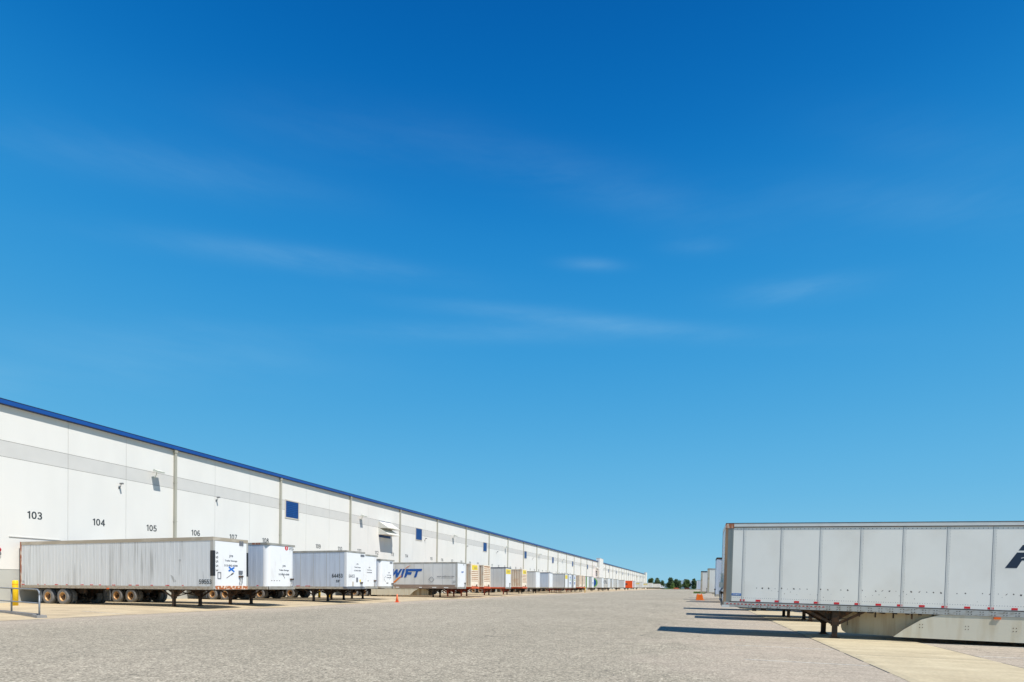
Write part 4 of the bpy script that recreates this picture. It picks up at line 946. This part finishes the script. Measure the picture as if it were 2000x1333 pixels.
# ------------------------------------------------------------------ far side: trees, building, small bits
def tree(label, x, y, h, w, leaf='leaf_dark', shape='round', seed=1):
    rnd = random.Random(seed); T = thing('tree', label, 'tree', (x, y, -.05), group='trees beyond the far end of the yard')
    tk = MB().lathe([(.28, 0), (.2, h*.3), (.1, h*.6), (.03, h*.9)], 'z', 8)
    for i in range(6):
        a = rnd.uniform(0, 6.28); z0 = h*rnd.uniform(.3, .6); tk.tube([(0, 0, z0), (math.cos(a)*w*.35, math.sin(a)*w*.35, z0+h*.2)], .06, 5)
    put('trunk', tk, 'bark', T)
    mb = MB(); blobs = []
    for i in range(30):
        z = rnd.uniform(.08, .9); prof = (math.sin(min(1, z*1.15)*math.pi)**.6 if shape == 'round' else (1-z)*.9+.25)
        a = rnd.uniform(0, 6.28); r = w*.5*prof*rnd.uniform(.2, .75)
        blobs.append((math.cos(a)*r, math.sin(a)*r, z*h, w*rnd.uniform(.17, .28)*(prof*.6+.4)))
    for (bx, by, bz_, br) in blobs:
        for _ in range(110):
            d = Vector((rnd.gauss(0, 1), rnd.gauss(0, 1), rnd.gauss(0, 1))).normalized()*br*rnd.uniform(.5, 1.15)
            c = Vector((bx, by, bz_))+d; n = Vector((rnd.gauss(0, 1), rnd.gauss(0, 1), rnd.gauss(0, 1)+.6)).normalized()
            u = n.orthogonal().normalized(); v = n.cross(u); s = rnd.uniform(.25, .5)
            mb.quad([c+u*s, c+v*s*.7, c-u*s, c-v*s*.7])
    put('crown', mb, leaf, T)
TR = [('pointed mid-green tree just right of the warehouse end', -35.8, 492, 9.0, 9.0, 'leaf_mid', 'cone', 11), ('dark green two-peaked tree behind the white truck', -30.4, 490, 9.8, 7.6, 'leaf_dark', 'round', 12),
      ('small dark tree right of the white truck', -26.0, 488, 7.6, 5.6, 'leaf_dark', 'round', 13), ('spiky dark tree with drooping left branch, left of centre group', -19.2, 492, 9.6, 10, 'leaf_dark', 'cone', 14),
      ('small bright green tree in front of the dark group', -17.0, 474, 5.0, 4.4, 'leaf_light', 'cone', 15), ('round dark tree at the right of the centre group', -14.4, 488, 8.8, 9, 'leaf_dark', 'round', 16),
      ('round olive tree in front of the pale blue building', -6.3, 490, 8.6, 8, 'leaf_mid', 'round', 17), ('tall narrow dark tree next to the right trailers', -.4, 488, 10.0, 5.6, 'leaf_dark', 'round', 18)]
for t in TR: tree(*t)
fb = thing('far_building', 'pale blue low building behind the far trees with a dark roof sign', 'building', (4, 560, 0))
put('wall', MB().box(-34, 16, 0, 20, 0, 5.2), 'farwall', fb); put('upper_storey', MB().box(-16.5, -4, 2, 18, 5.22, 8.4), 'farwhite', fb)
put('roof_sign', MB().box(-13.9, -11.9, 1.5, 1.9, 8.42, 9.6), 'scuff', fb)
for i in range(15): put('window', MB().box(-33+3.2*i, -31.2+3.2*i, -.05, -.004, 1.2, 3.2), 'farwhite', fb)
f2b = thing('shed', 'low grey-roofed building peeking between the warehouse end and the trees', 'building', (-46, 640, 0))
put('wall', MB().box(-6, 8, 0, 12, 0, 5.0), 'farwall', f2b); put('roof', MB().prism([(-6.5, 5.0), (8.5, 5.0), (6, 6.2), (-4, 6.2)], 'y', -.5, 12.5), 'kerb', f2b)
hg = MB()
for (x0, x1, y, n) in ((-24, 4, 472, 1500), (-.2, 3.0, 170., 300)):
    for i in range(n):
        c = Vector((random.uniform(x0, x1), y+random.uniform(-1, 1)*(1.2 if n < 500 else 1.5), random.uniform(0, .55 if n > 500 else .5))); s = .17; a = random.uniform(0, 3.14)
        hg.quad([c+Vector((math.cos(a)*s, math.sin(a)*s, -.1)), c+Vector((0, 0, s)), c-Vector((math.cos(a)*s, math.sin(a)*s, .1))])
tag(put('hedge_grass', hg, 'leaf_light'), 'low yellow-green growth along the far kerb', 'grass', kind='stuff')
def car(label, x, y, mt):
    T = thing('parked_car', label, 'car', (x, y, 0))
    put('body', MB().prism([(-2.1, .3), (2.1, .3), (2.15, .75), (1.3, .9), (.7, 1.4), (-1.1, 1.42), (-1.7, .95), (-2.15, .85)], 'y', -.85, .85), mt, T)
    put('window', MB().prism([(-1.45, .95), (1.05, .95), (.62, 1.33), (-1.0, 1.34)], 'y', -.87, .87), 'glass', T)
    for xx in (-1.3, 1.35):
        for s in (-1, 1): put('wheel', MB().lathe([(.2, -.1), (.32, -.1), (.32, .1), (.2, .1)], 'y', 12, (xx, s*.78, .32)), 'rubber', T)
car('orange-red car parked below the far centre trees', -14.0, 468, 'conered'); car('dark red car parked beneath the round olive tree', -5.6, 469, 'redleg')
